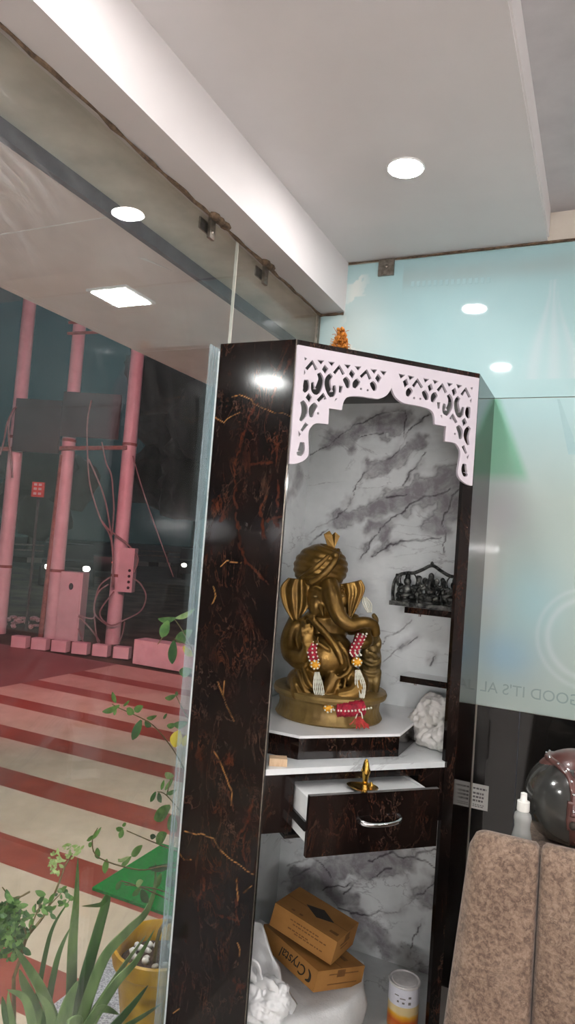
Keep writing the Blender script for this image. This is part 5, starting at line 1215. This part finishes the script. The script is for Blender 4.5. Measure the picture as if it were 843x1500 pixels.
# ================================================================== SOFA AND WHAT STANDS ON IT
sofa = thing('sofa', (0.45, 2.0, 0.0), 'brown mottled suede sofa with upright channelled back', 'sofa')
def pad(x0, x1, y0, y1, z0, z1, r, taper=0.0, name='back_cushion', rl=None, rr_=None):
    mb = MB(); bmesh.ops.create_cube(mb.bm, size=1)
    bmesh.ops.subdivide_edges(mb.bm, edges=mb.bm.edges[:], cuts=14, use_grid_fill=True)
    hx, hy, hz = (x1-x0)/2, (y1-y0)/2, (z1-z0)/2; c = Vector(((x0+x1)/2, (y0+y1)/2, (z0+z1)/2))
    for v in mb.bm.verts:
        p = Vector((v.co.x*2*hx, v.co.y*2*hy, v.co.z*2*hz))
        rx = (rl or r) if v.co.x < 0 else (rr_ or r)
        inner = Vector((max(-hx+rx, min(hx-rx, p.x)), max(-hy+r, min(hy-r, p.y)), max(-hz+r, min(hz-r, p.z))))
        d = p-inner; e = Vector((d.x/rx, d.y/r, d.z/r))
        if e.length > 1e-6: e.normalize(); p = inner + Vector((e.x*rx, e.y*r, e.z*r))
        f = (1-(v.co.x*2)**2)*(1-(v.co.z*2)**2)
        if p.y < 0: p.y -= 0.016*f
        p.x += taper*(p.z-hz) if v.co.x < 0 else 0
        v.co = p + c
    return mb.build(name, MT['suede'], sofa, smooth=True)
xs = [-0.298, -0.114, 0.10, 0.31, 0.52, 0.73, 0.94, 1.15]
for i, (a, b_) in enumerate(zip(xs, xs[1:])):
    pad(a, b_-0.001, 2.0, 2.075, 0.36, 1.032 if i == 0 else 1.036, 0.037, 0.08 if i == 0 else 0.0, rl=0.045 if i == 0 else 0.012, rr_=0.012)
pad(-0.207, 1.15, 2.05, 2.40, 0.40, 0.985, 0.02, name='rear_ledge')
pad(-0.33, 1.15, 1.40, 2.02, 0.22, 0.42, 0.05, name='seat')
MB().box(-0.31, 1.13, 1.46, 2.44, 0.05, 0.24).bevel(0.01).build('base_frame', MT['suede'], sofa)
for x in (-0.27, 1.09):
    for y in (1.5, 2.4): MB().lathe([(0.01, 0), (0.022, 0), (0.028, 0.05), (0.01, 0.05)], (x, y, 0), 12).build('foot', MT['black_glass'], sofa)
# wavy bottle
bt = thing('spray_bottle', (-0.172, 2.12, 0.9855), 'small clear wavy plastic bottle with white cap on the sofa back', 'bottle')
MB().lathe([(0.004, 0), (0.024, 0), (0.027, 0.004), (0.0265, 0.012), (0.022, 0.03), (0.0195, 0.042), (0.021, 0.056), (0.0225, 0.064), (0.020, 0.074), (0.012, 0.082), (0.010, 0.086), (0.003, 0.086)], seg=28, mod=lambda a, z: 1+0.02*math.cos(a*8)).build('bottle_body', MT['bottle'], bt, world=False, smooth='auto')
MB().lathe([(0.003, 0.081), (0.0155, 0.081), (0.016, 0.084), (0.0155, 0.103), (0.010, 0.105), (0.0085, 0.108), (0.008, 0.122), (0.003, 0.124)], seg=24).build('cap', MT['cap'], bt, world=False, smooth='auto')
MB().lathe([(0.003, 0.002), (0.023, 0.002), (0.022, 0.022), (0.003, 0.023)], seg=24).build('liquid', MT['pearl'], bt, world=False, smooth='auto')
bt.scale = (1.1, 1.1, 1.18)
# retro helmet, visor turned to the left
hl = thing('helmet', (-0.035, 2.25, 0.9860), 'maroon leather-trimmed helmet with dark smoky bubble visor on the sofa back', 'helmet')
v0 = Vector((-0.97, -0.24, -0.05)).normalized()
mb = MB().ell((0, 0, 0.118), (0.140, 0.132, 0.142), 48, 32)
for v in mb.bm.verts: v.co.z = max(v.co.z, 0.012)
mb.build('shell', MT['helmet'], hl, world=False, smooth='auto')
mb = MB().ell((0, 0, 0.112), (0.1, 0.1, 0.1), 64, 48)
cz = Vector((0, 0, 0.112))
for v in mb.bm.verts:
    d = (v.co-cz).normalized(); v.co = cz + Vector((d.x*0.148, d.y*0.148, d.z*0.140))
dele = []
for v in mb.bm.verts:
    d = (v.co-cz); dn = Vector((d.x/0.148, d.y/0.148, d.z/0.140)).normalized()
    h = Vector((dn.x, dn.y, 0)).normalized() if abs(dn.z) < 0.999 else Vector((1, 0, 0))
    if h.dot(Vector((v0.x, v0.y, 0)).normalized()) < 0.30 or dn.z > 0.80 or v.co.z < 0.016: dele.append(v)
bmesh.ops.delete(mb.bm, geom=dele, context='VERTS')
bmesh.ops.solidify(mb.bm, geom=mb.bm.faces[:], thickness=0.004)
mb.build('visor', MT['smoke_visor'], hl, world=False, smooth='auto')
az = math.atan2(v0.y, v0.x)
rim = [cz+Vector((0.149*math.cos(az+a)*math.cos(e), 0.149*math.sin(az+a)*math.cos(e), 0.143*math.sin(e))) for a, e in [(-1.3, 0.0), (-1.28, 0.4), (-1.15, 0.72), (-0.75, 0.90), (0, 0.95), (0.75, 0.90), (1.15, 0.72), (1.28, 0.4), (1.3, 0.0)]]
rp_ = spline(rim, 6); band = MB().loft(rp_, 0.010, 0.008, 10).build('trim_band', MT['helmet'], hl, world=False, smooth=True)
for i in range(2, len(rp_)-1, 4): MB().ell(rp_[i]+(rp_[i]-cz).normalized()*0.008, 0.0042, 8, 6).build('stud', MT['stud'], band, world=False, smooth=True)
for sgn in (-1, 1):
    a = az+sgn*1.3; p = cz+Vector((0.146*math.cos(a), 0.146*math.sin(a), -0.01)); dirv = (p-cz); dirv.z = 0; dirv.normalize()
    mb = MB().loft(spline([p+Vector((0, 0, 0.05)), p, p+Vector((0, 0, -0.028))], 4), [0.018, 0.020, 0.016], [0.006]*2, 12, upv=Vector((-dirv.y, dirv.x, 0)))
    stp = mb.build('strap_tab', MT['helmet'], hl, world=False, smooth=True)
    mb = MB().ell(p+dirv*0.007+Vector((0, 0, -0.012)), (0.010, 0.010, 0.012), 12, 8); mb.build('pivot', MT['ink'], stp, world=False, smooth=True)

# ================================================================== OUTSIDE
ZG = -0.15
def flat(name, x0, x1, y0, y1, z1, m):
    o = MB().box(x0, x1, y0, y1, z1-0.25, z1).build(name, m); o['kind'] = 'structure'; return o
flat('ground_paving', -10.4, -1.325, -6.0, 8.35, ZG, MT['paving'])
flat('ground_dirt', -25.0, -1.325, 8.35, 30, ZG-0.03, MT['dirt'])
flat('ground_road', -90.0, 40.0, 24.0, 130.0, ZG-0.02, MT['road'])
flat('ground_verge', -90.0, -10.4, -6.0, 24.0, ZG-0.025, MT['dirt'])
flat('ground_granite_strip', -1.93, -1.33, -6.0, 3.2, ZG+0.012, MT['granite'])
can_ = thing('canopy', (-2.3, 2.0, 3.0), 'pale panelled canopy over the forecourt outside the glass', 'canopy', kind='structure')
MB().box(-2.855, -1.75, -6.0, 9.0, 3.0, 3.06).build('soffit', MT['acp'], can_)
MB().box(-1.75, -1.33, -6.0, 9.0, 3.03, 3.55).build('lintel_face', MT['lintel'], can_)
MB().box(-1.775, -1.748, -6.0, 9.0, 2.972, 3.034).build('junction_band', MT['dark_strip'], can_)  # narrow dark blue-grey band where lintel and soffit meet
MB().box(-2.90, -2.856, -6.0, 9.0, 3.0, 3.9).build('fascia', MT['acp'], can_)
mb = MB()
for y in (0.4, 2.05, 3.7, 5.3): mb.box(-2.85, -1.78, y, y+0.006, 2.9985, 3.0)
mb.build('panel_joint', MT['rim'], can_)
mb = MB().prism([(-1.93, 2.40), (-1.90, 2.42), (-1.86, 2.57)], 2.997, 2.9985); mb.build('peeling_flake', MT['rim'], can_)
def canopy_lamp(y, label):
    t = thing('canopy_light', (-2.32, y, 3.0), label, 'ceiling light', 'square canopy lights')
    MB().box(-0.125, 0.125, -0.125, 0.125, -0.012, 0.0).bevel(0.004).build('frame', MT['rim'], t, world=False)
    MB().box(-0.105, 0.105, -0.105, 0.105, -0.014, -0.0115).build('diffuser', MT['canopy_lamp'], t, world=False); return t
c0 = canopy_lamp(2.785, 'lit square light panel in the canopy soffit outside')
for y, w in ((-0.35, 'nearest the camera side'), (1.2, 'between the others'), (4.75, 'furthest along the canopy')):
    c = copy_tree(c0); c.location = (-2.32, y, 3.0); c['label'] = 'square canopy light out of view, '+w

mat_ = MB().box(-2.415, -1.60, 3.088, 3.745, ZG+0.001, ZG+0.016)
single(mat_, 'door_mat', MT['mat'], 'bright green artificial turf mat lying on the striped paving', 'mat')
# yellow pot
pot = thing('flower_pot', (-1.515, 2.385, ZG+0.012), 'yellow glazed flower pot beside the cabinet, outside the glass', 'flower pot')
mod = lambda a, z: 1+(0.012*math.sin(a*9+z*30) if z < 0.24 else 0)
MB().lathe([(0.02, 0), (0.115, 0), (0.122, 0.01), (0.150, 0.20), (0.156, 0.235), (0.160, 0.25), (0.176, 0.262), (0.180, 0.285), (0.178, 0.318), (0.168, 0.322), (0.160, 0.314), (0.150, 0.24), (0.02, 0.24)], seg=48, mod=mod).build('pot_body', MT['pot'], pot, world=False, smooth='auto')
MB().ell((0, 0, 0.245), (0.15, 0.15, 0.025), 32, 8, fn=lambda d: 1+0.06*math.sin(d.x*17)*math.sin(d.y*19)).build('soil', MT['soil'], pot, world=False, smooth=True)
rp4 = random.Random(11); first = None
for i, (x, y) in enumerate([(-0.10, -0.03), (-0.09, 0.0), (-0.08, -0.055), (-0.115, 0.02), (-0.075, 0.035), (-0.05, 0.06), (0.01, 0.075), (0.03, 0.06), (-0.03, -0.04), (-0.02, -0.065), (0.03, -0.06), (0.05, 0.02), (-0.055, 0.01), (0.06, -0.04)]):
    if first is None:
        mb = MB().ell((0, 0, 0.012), (0.019, 0.014, 0.012), 10, 8, fn=lambda d: 1+0.12*math.sin(5*d.x+3*d.z)*math.cos(4*d.y))
        first = o = mb.build('pebble', MT['pebble'], smooth=True)
        tag(o, 'white pebble on the dark soil of the yellow pot', 'pebble', 'white pebbles in the pot')
    else: o = first.copy(); COL.objects.link(o)
    o.location = (-1.515+x, 2.385+y, ZG+0.012+0.262); o.rotation_euler = (rp4.uniform(-.5, .5), rp4.uniform(-.3, .3), rp4.uniform(0, 3)); o.scale = (rp4.uniform(.7, 1.25),)*3

# plants
def leafmesh(mb, a, b_, w, side=None, fold=0.25, droop=0.12):
    a, b_ = Vector(a), Vector(b_); t = (b_-a); l = t.length; t = t.normalized()
    s = Vector(side) if side else Vector((0.42, 0.9, 0.1))
    s = (t.cross(Vector((0.85, -0.5, 0.2)))).normalized() if side is None else s
    nrm = t.cross(s).normalized(); prev = None
    for i in range(7):
        f = i/6; c = a.lerp(b_, f) + Vector((0, 0, -droop*l*math.sin(math.pi*f)*0.5))
        ww = w*0.5*(math.sin(math.pi*min(1, f*0.93+0.05))**0.75)
        row = [mb.bm.verts.new(c+s*ww+nrm*ww*fold), mb.bm.verts.new(c), mb.bm.verts.new(c-s*ww+nrm*ww*fold)]
        if prev:
            for j in range(2): mb.bm.faces.new((prev[j], prev[j+1], row[j+1], row[j]))
        prev = row
aloe = thing('aloe_plant', (-1.54, 1.95, ZG+0.012), 'big aloe plant with long pointed green leaves outside the glass', 'plant')
for i, (P, w) in enumerate(ALOE):
    w *= 1.7
    P2 = spline(P, 7); n = len(P2)
    wd = [w*(1.0-0.15*j/n)*(1-(j/(n-1))**2.2)+0.0012 for j in range(n)]
    mb = MB(); prev = None; view = Vector((0.83, -0.55, 0.1)).normalized()
    rings = []
    for j in range(n):
        t = (P2[min(j+1, n-1)]-P2[max(j-1, 0)]).normalized(); s = t.cross(view).normalized(); nn = s.cross(t).normalized()
        ring = []
        for a in range(10):
            an = 2*math.pi*a/10; x = math.cos(an)*wd[j]*0.5; y = math.sin(an)*wd[j]*0.16
            y += 0.18*wd[j]*(4*(x/wd[j])**2) if wd[j] > 0.003 else 0
            ring.append(mb.bm.verts.new(P2[j]+s*x+nn*y))
        rings.append(ring)
    for r1, r2_ in zip(rings, rings[1:]):
        for a in range(10): mb.bm.faces.new((r1[a], r1[(a+1) % 10], r2_[(a+1) % 10], r2_[a]))
    mb.bm.faces.new(rings[0][::-1]); mb.bm.faces.new(rings[-1])
    mb.build('leaf', MT['aloe_dark'] if i in (1, 5, 6, 9, 13) else MT['aloe'], aloe, smooth=True)
mb = MB(); mb.lathe([(0.02, 0), (0.05, 0), (0.06, 0.06), (0.04, 0.12), (0.01, 0.13)], (-1.54, 1.95, ZG+0.012), 16); mb.build('stump', MT['stem'], aloe, smooth=True)
shr = thing('leafy_shrub', (-1.62, 1.75, ZG+0.012), 'thin-branched shrub with small light green leaves, at the far left bottom', 'shrub')
mb = MB()
for i, P in enumerate(SHRUB_STEMS): mb.loft(spline(P, 5), [0.006, 0.003] if i == 0 else [0.0035, 0.0015], seg=6)
mb.loft(spline([(-1.62, 1.75, ZG+0.01), (-1.615, 1.74, 0.15), SHRUB_STEMS[0][0]], 5), [0.009, 0.006], seg=8)
mb.build('stem', MT['stem'], shr, smooth=True)
rl = random.Random(21); A_, B_, C_ = MB(), MB(), MB()
for i, p in enumerate(SHRUB_LEAVES):
    p = Vector(p); big = i < 126
    for k_ in range(2 if big else 1):
        d = Vector((rl.uniform(-1, 1), rl.uniform(-1, 1), rl.uniform(-0.9, 0.6))).normalized(); l = rl.uniform(0.018, 0.036)
        if 120 <= i < 186: l *= 0.6
        leafmesh((C_ if 120 <= i < 186 else (A_ if rl.random() < 0.6 else B_)), p, p+d*l, l*0.5)
A_.build('foliage', MT['leaf'], shr, smooth=True); B_.build('foliage', MT['leaf_dark'], shr, smooth=True); C_.build('flower_cluster', MT['leaf_pale'], shr, smooth=True)
vin = thing('climbing_plant', (-1.44, 2.30, ZG+0.3), 'climbing stems with pointed green leaves and a few yellow ones, beside the cabinet outside', 'plant')
mb = MB()
for i, P in enumerate(VINE_STEMS): mb.loft(spline(P, 5), [0.003, 0.0017] if i != 10 else [0.004, 0.006], seg=6)
mb.loft(spline([VINE_STEMS[10][-1], (-1.46, 2.32, 0.3), (-1.50, 2.335, ZG+0.27)], 5), [0.006, 0.008], seg=8)
mb.build('stem', MT['stem'], vin, smooth=True)
LV = [MB() for _ in range(4)]
for (a, b_), w, c in VINE_LEAVES: leafmesh(LV[c], a, b_, w*0.95)
for mbx, m, nm in zip(LV, ('leaf', 'leaf_dark', 'leaf_pale', 'leaf_yellow'), ('foliage', 'foliage', 'foliage', 'yellow_leaf')): mbx.build(nm, MT[m], vin, smooth=True)

# utility poles, meter boxes, blocks
def pole(x, y, r, h, label):
    t = thing('utility_pole', (x, y, ZG-0.03), label, 'pole', 'utility poles')
    mb = MB().loft([(x, y, ZG-0.03), (x, y, ZG+3.2), (x, y, ZG+h)], [r*1.05, r, r*0.92], seg=20); mb.build('shaft', MT['pole'], t, smooth='auto')
    for z in (1.0, 3.35): MB().lathe([(r*0.9, 0), (r*1.06, 0), (r*1.06, 0.05), (r*0.9, 0.05)], (x, y, z), 20).build('collar', MT['rust_pipe'], t, smooth='auto')
    return t
p3 = Vector((-7.827, 9.978, 0)); p2 = Vector((-8.885, 9.589, 0)); p1 = Vector((-9.82, 9.26, 0))
pole(p3.x, p3.y, 0.125, 8.0, 'pink-lit steel pole carrying the meter box, rightmost of the three poles')
pole(p2.x, p2.y, 0.120, 8.0, 'pink-lit steel pole beside the standing pink cabinet, middle of three poles')
pole(p1.x, p1.y, 0.125, 8.0, 'pink-lit steel pole at the left edge of the photo')
mb = MB().loft([(-9.03, 9.48, ZG-0.03), (-8.93, 9.50, 3.1)], 0.045, seg=10)
single(mb, 'leaning_pipe', MT['rust_pipe'], 'thin grey pipe leaning against the middle pole', 'pipe', smooth='auto')
ld = Vector((1.0, 0.37, 0)).normalized(); pd = Vector((0.37, -1.0, 0)).normalized()   # along the row of poles, and towards the shop
def lbox(mb, c, w, d, z0, z1):
    vs = [c+ld*(sx_*w/2)+pd*(sy_*d/2)+Vector((0, 0, z)) for sx_ in (-1, 1) for sy_ in (-1, 1) for z in (z0, z1)]
    mb.faces(vs, [(0, 1, 3, 2), (4, 6, 7, 5), (0, 4, 5, 1), (2, 3, 7, 6), (0, 2, 6, 4), (1, 5, 7, 3)]); return mb
mbx = thing('meter_box', Vector((-7.62, 10.02, 0.75)), 'pink-lit metal meter box fixed to the right-hand pole', 'meter box')
cM = p3+ld*0.20+pd*0.13
lbox(MB(), cM, 0.26, 0.2, 0.76, 1.53).bevel(0.012).build('case', MT['meter'], mbx)
lbox(MB(), cM+ld*0.03+pd*0.105, 0.16, 0.012, 0.80, 1.49).build('cover_panel', MT['meter'], mbx)
for z in (0.84, 0.94, 1.04, 1.14): MB().ell(cM+ld*0.07+pd*0.112+Vector((0, 0, z)), (0.026, 0.026, 0.026), 10, 8).build('cable_hole', MT['rubber'], mbx, smooth=True)
cb = thing('feeder_cabinet', Vector((-8.62, 9.66, ZG-0.02)), 'pink-lit upright metal cabinet standing next to the middle pole', 'electrical cabinet')
cC = Vector((-8.62, 9.66, 0))+ld*0.09+pd*0.03
lbox(MB(), cC, 0.40, 0.3, ZG-0.02, 1.03).bevel(0.015).build('case', MT['meter'], cb)
lbox(MB(), cC+pd*0.152, 0.34, 0.01, ZG+0.05, 0.97).build('door_panel', MT['meter'], cb)
MB().ell(cC+pd*0.158+Vector((0, 0, 0.78)), (0.05, 0.02, 0.06), 12, 8).build('round_vent', MT['rubber'], cb, smooth=True)
b1 = Vector((-8.36, 8.35, 0)); b6 = Vector((-6.70, 8.80, 0)); bd = (b6-b1).normalized(); first = None
ords = ('leftmost', 'second from the left', 'third from the left', 'fourth from the left', 'fifth from the left', 'last, next to the long block')
for i in range(6):
    if first is None:
        mb = MB().box(-0.125, 0.125, -0.06, 0.08, 0, 0.175).bevel(0.012); first = o = mb.build('kerb_block', MT['block'], smooth='auto')
    else: o = first.copy(); COL.objects.link(o)
    o.location = b1.lerp(b6, i/5)+Vector((0, 0, ZG+0.001)); o.rotation_euler = (0, 0, math.atan2(bd.y, bd.x)+0.05*math.sin(i*3))
    tag(o, 'small pink-lit concrete block in the kerb row, '+ords[i], 'kerb block', 'small kerb blocks')
mb = MB().box(-6.32, -4.3, 8.57, 8.85, ZG, ZG+0.36).bevel(0.015)
single(mb, 'low_wall_block', MT['block'], 'long pink-lit low block wall at the edge of the paving', 'low wall')
# cables
def cable(P, r, name, label, m='wire', grp='loose cables by the poles'):
    single(MB().loft(spline(P, 6), r, seg=6), name, MT[m], label, 'cable', grp, smooth=True)
wl = ['long cable hanging in a bow from the signboard to the meter box', 'inner cable hanging to the meter box', 'cable hanging closest to the right pole', 'cable looping across to the front of the meter box',
      'large cable loop around the foot of the right pole', 'smaller cable loop left of the right pole', 'cable end dropping from the loop to the ground', 'cable curving behind the right pole', 'short cable right of the right pole foot', 'cable running from the cabinet to the ground', 'thin cable dropping beside the standing cabinet']
for P, l in zip(WIRES, wl): cable(P, 0.014, 'hanging_cable', l)
cable(STAY_WIRE, 0.011, 'stay_wire', 'thin stay wire slanting down from the right pole', grp=None)
cable(WIRES_LEFT[0], 0.018, 'hanging_cable', 'cable looping down the left pole'); cable(WIRES_LEFT[1], 0.016, 'hanging_cable', 'cable bowing out to the left of the left pole')
# unlit signboard and rails between the poles
sb = thing('signboard', p2+Vector((0, 0, 3.4)), 'large unlit dark signboard hung between the poles', 'signboard')
lbox(MB(), p2.lerp(p3, 0.40)+pd*0.22, 1.05, 0.06, 3.42, 4.22).build('board', MT['board_grey'], sb)
lbox(MB(), p2.lerp(p1, 0.52)+pd*0.22, 0.85, 0.06, 3.10, 4.05).build('board', MT['board_grey'], sb)
mb = MB().loft([p1+pd*0.15+ld*-0.3+Vector((0, 0, 3.12)), p3+pd*0.15+Vector((0, 0, 3.30))], 0.04, seg=8); mb.build('rail', MT['rust_pipe'], sb, smooth='auto')
for z in (5.30, 5.5): MB().loft([p2+pd*0.14+ld*-0.15+Vector((0, 0, z)), p3+pd*0.14+Vector((0, 0, z+0.12))], 0.03, seg=8).build('rail', MT['rust_pipe'], sb, smooth='auto')
# small red sign on a post
rs = thing('road_sign', (-9.75, 9.8, ZG-0.03), 'small red sign board on a thin post beyond the poles', 'sign')
cS = Vector((-9.75, 9.85, 0))
MB().loft([cS+Vector((0, 0, ZG-0.03)), cS+Vector((0, 0, 2.3))], 0.025, seg=8).build('post', MT['wire_dark'], rs, smooth='auto')
lbox(MB(), cS+pd*0.04, 0.24, 0.03, 2.34, 2.62).build('sign_board', MT['sign_red'], rs)
mb = MB()
for z in (2.38, 2.47, 2.55):
    for u in (-0.07, 0.02): lbox(mb, cS+pd*0.058+ld*(u+0.02), 0.06, 0.006, z, z+0.045)
mb.build('sign_markings', MT['sticker'], rs)
# litter by the left pole
mb = MB(); rq = random.Random(31)
for i in range(40): mb.ell((-10.1+rq.uniform(-0.5, 0.45), 10.0+rq.uniform(-0.4, 0.4), ZG+0.02+rq.uniform(0, 0.14)), (rq.uniform(.03, .09), rq.uniform(.03, .09), rq.uniform(.02, .05)), 7, 5)
o = single(mb, 'litter_heap', MT['litter'], 'heap of pale litter on the dirt behind the kerb blocks', 'litter', kind='stuff')
# far side of the road
ka, kb = Vector((-28.1, 27.0, ZG)), Vector((-25.0, 39.3, ZG)); kd = (kb-ka).normalized(); M = axes(ka-kd*12, kd, (-kd.y, kd.x, 0))
mb = MB().box(0, 60, -0.15, 0.15, 0, 0.26); o = mb.build('road_kerb', MT['kerb']); o.matrix_basis = M
tag(o, 'black and white painted kerb along the far side of the road', 'kerb')
gr_ = thing('guard_rail', M @ Vector((30, 1.5, 0)), 'long grey guard rail behind the painted kerb', 'guard rail')
for z in (0.55, 0.85): MB().box(0, 60, 1.45, 1.52, z, z+0.09, M).build('rail', MT['wire'], gr_)
for i in range(16): MB().box(i*4, i*4+0.08, 1.5, 1.6, 0, 0.95, M).build('post', MT['wire'], gr_)
def car(loc, rz, label):
    t = thing('car', loc, label, 'car', 'distant cars', rz)
    prof = [(-2.0, 0.3), (-2.05, 0.7), (-1.9, 0.9), (-1.2, 0.98), (-0.6, 1.42), (0.7, 1.45), (1.4, 1.0), (2.0, 0.92), (2.05, 0.5), (2.0, 0.3)]
    mb = MB().prism(prof, -0.82, 0.82); mb.bm.transform(Matrix.Rotation(math.pi/2, 4, 'X')); mb.bevel(0.08); mb.build('body', MT['car'], t, world=False, smooth='auto')
    for x in (-1.25, 1.3):
        for y in (-0.8, 0.8):
            mb = MB().lathe([(0.05, -0.1), (0.32, -0.1), (0.33, 0), (0.32, 0.1), (0.05, 0.1)], seg=20); mb.bm.transform(Matrix.Translation((x, y, 0.33)) @ Matrix.Rotation(math.pi/2, 4, 'X')); mb.build('wheel', MT['rubber'], t, world=False, smooth='auto')
    for y in (-0.6, 0.6):
        MB().ell((-2.03, y, 0.68), (0.05, 0.13, 0.09), 12, 8).build('headlight', MT['headlight'], t, world=False, smooth=True)
        MB().ell((2.04, y, 0.7), (0.04, 0.1, 0.07), 12, 8).build('tail_light', MT['taillight'], t, world=False, smooth=True)
    return t
car((-17.4, 19.3, ZG-0.025), 2.3, 'dark car with lit headlamps on the road, behind the middle pole')
c2 = car((-18.3, 29.4, ZG-0.02), 2.13, 'dark car with lit headlamps on the road, just left of the cabinet')
c3 = car((-20.4, 24.6, ZG-0.02), -0.88, 'dark car showing red tail lamps on the road, left of the right pole')
def tree(loc, h, r, seed, label):
    t = thing('tree', loc, label, 'tree', 'dark trees across the road')
    MB().loft([(0, 0, 0), (0.1, 0, h*0.5)], [0.28, 0.16], seg=10).build('trunk', MT['trunk'], t, world=False, smooth=True)
    big = MB(); rt_ = random.Random(seed)
    for i in range(9):
        c = Vector((rt_.uniform(-1, 1)*r*0.6, rt_.uniform(-1, 1)*r*0.6, h*0.62+rt_.uniform(-0.26, 0.32)*h)); s = r*rt_.uniform(0.4, 0.7)
        tb_ = blob(c, (s, s, s*0.9), s*0.35, 1.6/s, seed+i, 3); me = bpy.data.meshes.new('t'); tb_.bm.to_mesh(me); tb_.bm.free(); big.bm.from_mesh(me); bpy.data.meshes.remove(me)
    big.build('crown', MT['tree'], t, world=False, smooth=True)
for i, (x, y, h, r, l) in enumerate([(-21.5, 37, 14, 5.0, 'tall dark tree silhouette directly left of the cabinet'), (-31, 49, 17, 6.0, 'dark tree silhouette behind the right-hand pole'), (-44, 44, 7.5, 4.4, 'low dark tree behind the middle pole'), (-52, 41, 7, 4.4, 'low dark tree behind the left pole'), (-18, 47, 15, 5.5, 'dark tree silhouette furthest right, mostly behind the cabinet')]):
    tree((x, y, ZG-0.02), h, r, i*13+1, l)
